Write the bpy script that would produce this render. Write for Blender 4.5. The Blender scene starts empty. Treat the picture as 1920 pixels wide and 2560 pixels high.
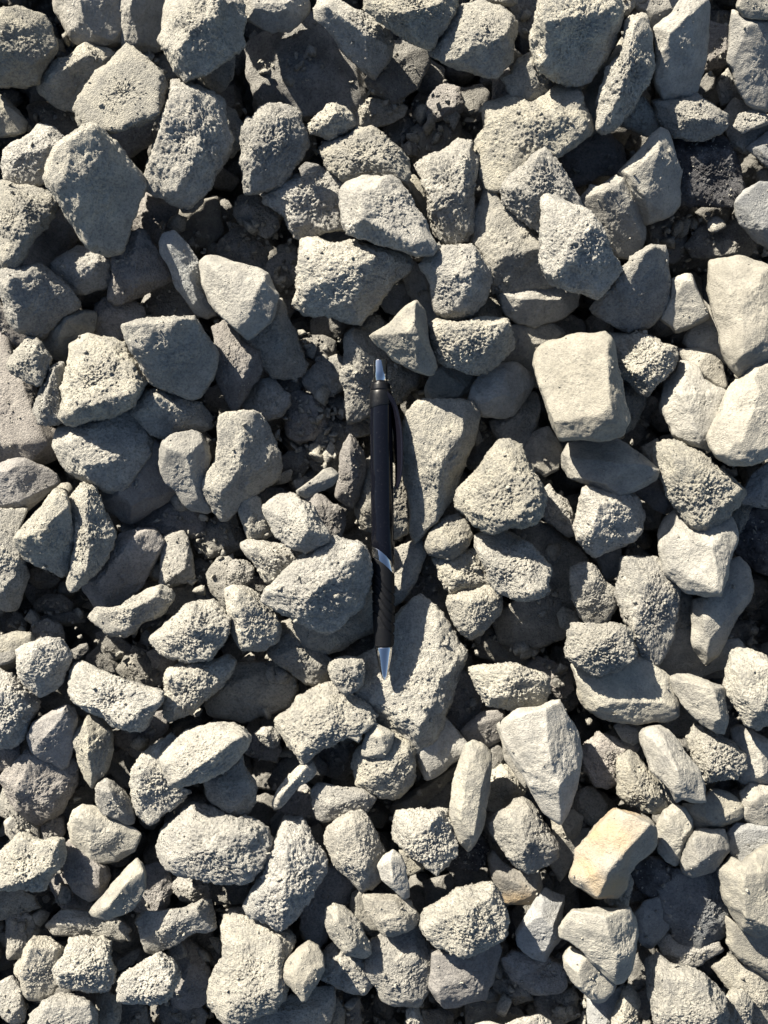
import bpy, bmesh, math, random, re
import numpy as np
from mathutils import Matrix, Vector

# ---------------------------------------------------------------- camera, sky, sun, exposure
S = 0.0001757            # metres per photo pixel on the pen's level
H = 0.3895               # camera height above that level
SUN_EL, SUN_DX, SUN_DY = 27.5, 0.60, -0.80     # sunlight travels right and down the picture
scene = bpy.context.scene
cam = bpy.data.cameras.new('camera'); cam_o = bpy.data.objects.new('camera', cam)
scene.collection.objects.link(cam_o); scene.camera = cam_o
cam_o.location = (0, 0, H)
cam.sensor_fit = 'VERTICAL'; cam.sensor_height = 36; cam.sensor_width = 27
cam.lens = 18 / (1280 * S / H)
cam.clip_start = 0.01; cam.clip_end = 100
world = bpy.data.worlds.new('World'); scene.world = world; world.use_nodes = True
nt = world.node_tree; bg = nt.nodes['Background']
sky = nt.nodes.new('ShaderNodeTexSky'); sky.sky_type = 'NISHITA'; sky.sun_disc = False
az = math.atan2(-SUN_DX, -SUN_DY)              # bearing of the sun from +Y towards +X
sky.sun_elevation = math.radians(SUN_EL); sky.sun_rotation = az % (2*math.pi)
nt.links.new(sky.outputs[0], bg.inputs[0]); bg.inputs[1].default_value = 0.043
sun = bpy.data.lights.new('sun', 'SUN'); sun.energy = 5.0; sun.angle = math.radians(0.5); sun.color = (1.0, 0.91, 0.76)
sun_o = bpy.data.objects.new('sun', sun); scene.collection.objects.link(sun_o)
hz = math.hypot(SUN_DX, SUN_DY); e = math.radians(SUN_EL)
ld = Vector((SUN_DX/hz*math.cos(e), SUN_DY/hz*math.cos(e), -math.sin(e)))
sun_o.rotation_euler = ld.to_track_quat('-Z', 'Y').to_euler()
vs = scene.view_settings; vs.view_transform = 'Standard'; vs.look = 'None'; vs.exposure = 1.88; vs.gamma = 1.0; vs.use_curve_mapping = False

C = scene.collection
rng = np.random.default_rng(7)
random.seed(7)
CAM = np.array([0, 0, H])

def ray(px, py):
    d = np.array([(px-960)*S, (1280-py)*S, -H]); return d/np.linalg.norm(d)
def at(px, py, z):
    k = (H-z)/H; return np.array([(px-960)*S*k, (1280-py)*S*k, z])

# ---------------------------------------------------------------- surface relief: tileable volumes sampled per vertex
N = 144; VOX = 0.00030
fr = np.fft.fftfreq(N, VOX)                    # cycles per metre
K = np.sqrt(fr[:, None, None]**2 + fr[None, :, None]**2 + fr[None, None, :N//2+1]**2)
def band(period, width=0.45):
    """tileable noise whose detail has about the given size in metres"""
    f = 1/period
    w = np.fft.rfftn(rng.standard_normal((N, N, N)).astype(np.float32))
    w *= np.exp(-(np.log(np.maximum(K, 1e-3)/f)**2)/(2*width**2))
    v = np.fft.irfftn(w, s=(N, N, N)).astype(np.float32); v -= v.mean(); return v/v.std()
def sm(x, a, b):
    t = np.clip((x-a)/(b-a), 0, 1); return t*t*(3-2*t)
b1, b2, b3, b4, b5, b6, b7 = band(.0008), band(.0015), band(.0030), band(.0065), band(.0011), band(.0021), band(.0010, .3)
V = {'s': .05*b1 + .065*b2 + .075*b3 + .10*b4,
     'm': .17*b1 + .15*b2 + .12*b3 + .17*b4 + .22*sm(b7, 1.2, 2.4),
     'r': .24*b1 + .25*b2 + .19*b3 + .20*b4 + .38*sm(b7, .8, 2.2),
     'pit': -1.15*sm(b6, .9, 2.1), 'crumb': .62*sm(b2, .7, 2.0) + .35*sm(b5, .9, 2.0)}
for k in V: V[k] = (V[k]*0.001).astype(np.float32)
big = band(.014, .35)
def sample(vol, p):
    q = p/VOX; i = np.floor(q).astype(np.int64); f = (q-i).astype(np.float32); i %= N; j = (i+1) % N
    x0, y0, z0 = i.T; x1, y1, z1 = j.T; fx, fy, fz = f.T
    def L(z): 
        a = vol[x0, y0, z]*(1-fx) + vol[x1, y0, z]*fx
        b = vol[x0, y1, z]*(1-fx) + vol[x1, y1, z]*fx
        return a*(1-fy) + b*fy
    return L(z0)*(1-fz) + L(z1)*fz

_ico = {}
def ico(n):
    if n not in _ico:
        bm = bmesh.new(); bmesh.ops.create_icosphere(bm, subdivisions=n, radius=1)
        v = np.array([x.co[:] for x in bm.verts]); v /= np.linalg.norm(v, axis=1)[:, None]
        f = np.array([[x.index for x in y.verts] for y in bm.faces], dtype=np.int32); bm.free()
        _ico[n] = (v, f)
    return _ico[n]

def hull_planes(pts):
    bm = bmesh.new()
    for p in pts: bm.verts.new(p)
    bmesh.ops.convex_hull(bm, input=bm.verts[:])
    out = []
    for f in sorted(bm.faces, key=lambda f: -f.calc_area()):
        n = f.normal.copy()
        if n.length < .5 or f.calc_area() < 1e-8: continue
        c = f.calc_center_median(); h = n.dot(c)
        if h < 0: n, h = -n, -h
        h = max(h, 2e-4)
        for a in out:
            if n.dot(a[0]) > (.945 if n.z > -.1 else .97): break    # crushed rock breaks into few, flat faces
        else: out.append((n, h))
    bm.free()
    return np.array([o[0][:] for o in out]), np.array([o[1] for o in out])

def rand_rot(r):
    q = r.standard_normal(4); q /= np.linalg.norm(q)
    w, x, y, z = q
    return np.array([[1-2*(y*y+z*z), 2*(x*y-z*w), 2*(x*z+y*w)], [2*(x*y+z*w), 1-2*(x*x+z*z), 2*(y*z-x*w)], [2*(x*z-y*w), 2*(y*z+x*w), 1-2*(x*x+y*y)]])

def relief(v, d, kind, r, size, amp=1.0):
    """push the vertices out and in: broad swells, then the crust of the given kind"""
    R = rand_rot(r); o = r.random(3)*.04
    q = v@R.T + o
    s = min(1.0, size/.022)
    disp = sample(V[kind], q)*amp*min(1, .45+.55*s)
    patch = sm(sample(big, q*.6+.02), -.6, .9)         # pits in some places, crumbs in others
    if kind == 'r': patch = .35+.65*patch
    wp, wc = {'s': (.10, .05), 'm': (.45, .35), 'r': (.9, .8)}[kind]
    wp *= r.uniform(.3, 1.1)*s; wc *= r.uniform(.35, 1.1)*min(1, s*1.4)
    disp = disp + sample(V['pit'], q)*wp*patch + sample(V['crumb'], q[:, [1, 2, 0]])*wc*(1-.75*patch)
    disp = disp + sample(big, q*.9+.01)*{'s': .0003, 'm': .0004, 'r': .0005}[kind]*s
    return v + d*disp[:, None]

def stone_shape(out2, zs, apex, kind, r, level, bias=.45, depth=None):
    """out2: outline in the plane facing the viewer (m); apex: raised points; returns vertices, faces"""
    out2 = np.asarray(out2); zs = np.asarray(zs)
    x, y = out2.T; xn, yn = np.roll(x, -1), np.roll(y, -1)
    cr = x*yn-xn*y; A = cr.sum()/2
    c = np.array([((x+xn)*cr).sum(), ((y+yn)*cr).sum()])/(6*A)
    p = out2-c; size = math.sqrt(abs(A))
    T = depth or .50*size
    pts = [(a, b, z) for (a, b), z in zip(p, zs)]
    if len(apex) == 0:
        tx, ty = r.uniform(-.10, .10, 2); h0 = size*.20
        m = int(r.integers(4, 6)); ph = r.uniform(0, 6.28)
        for i in range(m):
            k = int((i+ph)*len(p)/m) % len(p); s_ = r.uniform(.4, .68)
            q = p[k]*s_; apex = list(apex)+[(q[0], q[1], zs[k]*s_+max(.04*size, h0+q[0]*tx*4+q[1]*ty*4+r.uniform(-.05, .05)*size))]
    else:
        apex = [(a-c[0], b-c[1], h) for a, b, h in apex]
    hm = max(a[2] for a in apex); hm = max(hm, .12*size)
    pts += apex
    for q, z in zip(p, zs):
        pts.append((q[0]*.945, q[1]*.945, z+.22*hm))
        pts.append((q[0]*.9, q[1]*.9, z-.45*T)); pts.append((q[0]*.55, q[1]*.55, -T+.5*z))
    z0 = .25*hm-.15*T
    pl = [(a, b, z-z0) for a, b, z in pts]
    n, h = hull_planes(pl)
    pa = np.array(pl)
    for _ in range({'s': 5, 'm': 5, 'r': 4}[kind]):     # chipped corners and edges
        q = r.standard_normal(3); q[2] = abs(q[2])*.8+.25; q /= np.linalg.norm(q)
        if q[2] < .5: continue
        sup = (pa@q).max(); n = np.vstack([n, q]); h = np.append(h, max(sup*r.uniform(.84, .95), 3e-4))
    d, f = ico(level)
    d = d + np.array([0, 0, bias]); d /= np.linalg.norm(d, axis=1)[:, None]
    # stretch the directions with the stone so that points stay even on long shapes
    ex = np.abs(p).max(0); ez = .5*(hm+T); d = d*np.array([ex[0], ex[1], ez]); d /= np.linalg.norm(d, axis=1)[:, None]
    k = {'s': 140., 'm': 120., 'r': 100.}[kind]
    t = np.maximum(0, d@n.T)/h
    mx = t.max(1); inv = mx*((t/mx[:, None])**k).sum(1)**(1/k)
    # wall that follows the traced outline where it turns inwards
    th = np.arctan2(d[:, 1], d[:, 0]); rho = np.hypot(d[:, 0], d[:, 1])
    cx, cy = np.cos(th), np.sin(th); Rr = np.full(len(d), 1e9)
    tabN = 720; ta = np.linspace(-math.pi, math.pi, tabN, endpoint=False); tc, ts = np.cos(ta), np.sin(ta); tr = np.full(tabN, 0.0)
    for i in range(len(p)):
        a, b = p[i], p[(i+1) % len(p)]; e_ = b-a
        den = tc*e_[1]-ts*e_[0]
        with np.errstate(divide='ignore', invalid='ignore'):
            tt = (a[0]*e_[1]-a[1]*e_[0])/den; uu = (a[0]*ts-a[1]*tc)/den
        ok = (tt > 0) & (uu >= -1e-6) & (uu <= 1+1e-6) & (np.abs(den) > 1e-12)
        tr = np.where(ok, np.maximum(tr, tt), tr)
    tr[tr <= 0] = size*.5
    ker = np.exp(-np.linspace(-2, 2, 9)**2); ker /= ker.sum()
    tr = np.convolve(np.concatenate([tr[-4:], tr, tr[:4]]), ker, 'valid')
    Rr = np.interp((th+math.pi)/(2*math.pi)*tabN, np.arange(tabN+1), np.append(tr, tr[0]))
    cyl = rho/(Rr*1.012)
    inv = (inv**26+cyl**26)**(1/26)
    v = d/inv[:, None]*np.array([1.035, 1.035, 1.0])
    v = relief(v, d, kind, r, size)
    v[:, 2] += z0
    return v + np.array([c[0], c[1], 0]), f

def make_mesh(name, v, f, mat, smooth=True):
    me = bpy.data.meshes.new(name)
    me.vertices.add(len(v)); me.vertices.foreach_set('co', np.ascontiguousarray(v, dtype=np.float32).ravel())
    nf = len(f); me.loops.add(nf*3); me.loops.foreach_set('vertex_index', np.ascontiguousarray(f, dtype=np.int32).ravel())
    me.polygons.add(nf); me.polygons.foreach_set('loop_start', np.arange(0, nf*3, 3, dtype=np.int32))
    if smooth: me.polygons.foreach_set('use_smooth', np.ones(nf, dtype=bool))
    me.update(calc_edges=True); me.materials.append(mat)
    return me

# ---------------------------------------------------------------- materials
def stone_mat(name, ca, cb, rough, stain=None):
    """dusty rock: two tones in clouds and specks, a fine grain in the bump"""
    m = bpy.data.materials.new(name); m.use_nodes = True; t = m.node_tree; n = t.nodes; l = t.links
    b = n['Principled BSDF']; b.inputs['Roughness'].default_value = .95; b.inputs['Specular IOR Level'].default_value = .12
    tc = n.new('ShaderNodeTexCoord'); oi = n.new('ShaderNodeObjectInfo')
    mp = n.new('ShaderNodeVectorMath'); mp.operation = 'MULTIPLY_ADD'
    cb_ = n.new('ShaderNodeCombineXYZ'); l.new(oi.outputs['Random'], cb_.inputs[0]); l.new(oi.outputs['Random'], cb_.inputs[1])
    mp.inputs[1].default_value = (1, 1, 1); l.new(tc.outputs['Object'], mp.inputs[0]); l.new(cb_.outputs[0], mp.inputs[2])
    def noise(sc, det, ro=.55):
        x = n.new('ShaderNodeTexNoise'); x.inputs['Scale'].default_value = sc; x.inputs['Detail'].default_value = det; x.inputs['Roughness'].default_value = ro
        l.new(mp.outputs[0], x.inputs['Vector']); return x
    cloud = noise(120, 6, .72); speck = noise(950, 4, .7); fine = noise(1900, 2, .6); blot = noise(38, 2)
    def ramp(src, p0, p1, c0, c1):
        r_ = n.new('ShaderNodeValToRGB'); r_.color_ramp.elements[0].position = p0; r_.color_ramp.elements[1].position = p1
        r_.color_ramp.elements[0].color = c0; r_.color_ramp.elements[1].color = c1; l.new(src, r_.inputs[0]); return r_
    W = (1, 1, 1, 1); B = (0, 0, 0, 1)
    base = ramp(cloud.outputs[0], .40, .62, (*cb, 1), (*ca, 1))
    sp = ramp(speck.outputs[0], .36, .54, (.50, .51, .54, 1), W)
    mul = n.new('ShaderNodeMix'); mul.data_type = 'RGBA'; mul.blend_type = 'MULTIPLY'; mul.inputs[0].default_value = .75 if rough != 's' else .5
    l.new(base.outputs[0], mul.inputs[6]); l.new(sp.outputs[0], mul.inputs[7])
    col = mul.outputs[2]
    # each stone a little lighter or darker
    hs = n.new('ShaderNodeHueSaturation'); mr = n.new('ShaderNodeMapRange'); mr.inputs[3].default_value = .80; mr.inputs[4].default_value = 1.12
    l.new(oi.outputs['Random'], mr.inputs[0]); l.new(mr.outputs[0], hs.inputs['Value']); l.new(col, hs.inputs['Color']); col = hs.outputs[0]
    k1 = n.new('ShaderNodeMath'); k1.operation = 'MULTIPLY'; k1.inputs[1].default_value = 7.31; l.new(oi.outputs['Random'], k1.inputs[0])
    k2 = n.new('ShaderNodeMath'); k2.operation = 'FRACT'; l.new(k1.outputs[0], k2.inputs[0])
    k3 = n.new('ShaderNodeMapRange'); k3.inputs[3].default_value = .6; k3.inputs[4].default_value = 1.2; l.new(k2.outputs[0], k3.inputs[0]); l.new(k3.outputs[0], hs.inputs['Saturation'])
    if stain:
        f = ramp(blot.outputs[0], .46, .70, B, W); mx = n.new('ShaderNodeMix'); mx.data_type = 'RGBA'
        l.new(f.outputs[0], mx.inputs[0]); l.new(col, mx.inputs[6]); mx.inputs[7].default_value = (*stain, 1); col = mx.outputs[2]
    l.new(col, b.inputs['Base Color'])
    ad = n.new('ShaderNodeMath'); ad.operation = 'ADD'; l.new(speck.outputs[0], ad.inputs[0])
    m2 = n.new('ShaderNodeMath'); m2.operation = 'MULTIPLY'; m2.inputs[1].default_value = .6; l.new(fine.outputs[0], m2.inputs[0]); l.new(m2.outputs[0], ad.inputs[1])
    bp = n.new('ShaderNodeBump'); bp.inputs['Strength'].default_value = {'s': .7, 'm': .9, 'r': 1.0}[rough]; bp.inputs['Distance'].default_value = {'s': .0009, 'm': .0011, 'r': .0012}[rough]
    l.new(ad.outputs[0], bp.inputs['Height']); l.new(bp.outputs[0], b.inputs['Normal'])
    return m
ALB = .74
TINT = {  # light tone, dark tone; the dim tint has deep-gap shade painted in
 '': ((.455, .437, .378), (.32, .312, .283)), 'w': ((.445, .428, .38), (.345, .332, .295)), 'n': ((.39, .37, .345), (.285, .27, .255)),
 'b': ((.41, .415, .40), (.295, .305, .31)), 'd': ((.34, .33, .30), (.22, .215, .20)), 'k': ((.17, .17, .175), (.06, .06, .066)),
 'o': ((.37, .345, .29), (.30, .28, .24)), 'g': ((.27, .28, .28), (.17, .18, .19)), 'p': ((.50, .495, .44), (.39, .39, .355))}
_mats = {}
def mat_for(kind, tint):
    k = (kind, tint)
    if k not in _mats:
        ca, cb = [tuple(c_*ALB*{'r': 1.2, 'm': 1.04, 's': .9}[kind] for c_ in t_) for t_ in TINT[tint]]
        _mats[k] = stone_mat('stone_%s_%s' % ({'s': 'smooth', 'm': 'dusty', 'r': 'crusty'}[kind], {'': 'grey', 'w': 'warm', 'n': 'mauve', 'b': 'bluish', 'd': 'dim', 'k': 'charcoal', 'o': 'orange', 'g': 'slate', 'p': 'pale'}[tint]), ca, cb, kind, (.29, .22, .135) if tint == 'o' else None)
    return _mats[k]

# ---------------------------------------------------------------- the ground deep under the heap
g = 40; xs = np.concatenate([np.linspace(-3, -.45, 8), np.linspace(-.4, .4, g), np.linspace(.45, 3, 8)])
gv = np.array([(x, y, -.098 + .006*math.sin(x*90)*math.cos(y*70)) for y in xs for x in xs]); m_ = len(xs)
gf = np.array([[(j*m_+i, j*m_+i+1, (j+1)*m_+i+1), (j*m_+i, (j+1)*m_+i+1, (j+1)*m_+i)] for j in range(m_-1) for i in range(m_-1)]).reshape(-1, 3)
go = bpy.data.objects.new('ground', make_mesh('ground', gv, gf, mat_for('r', 'd'))); C.objects.link(go); go['kind'] = 'structure'  # dark tone paints the black of the deep gaps into the ground

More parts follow.
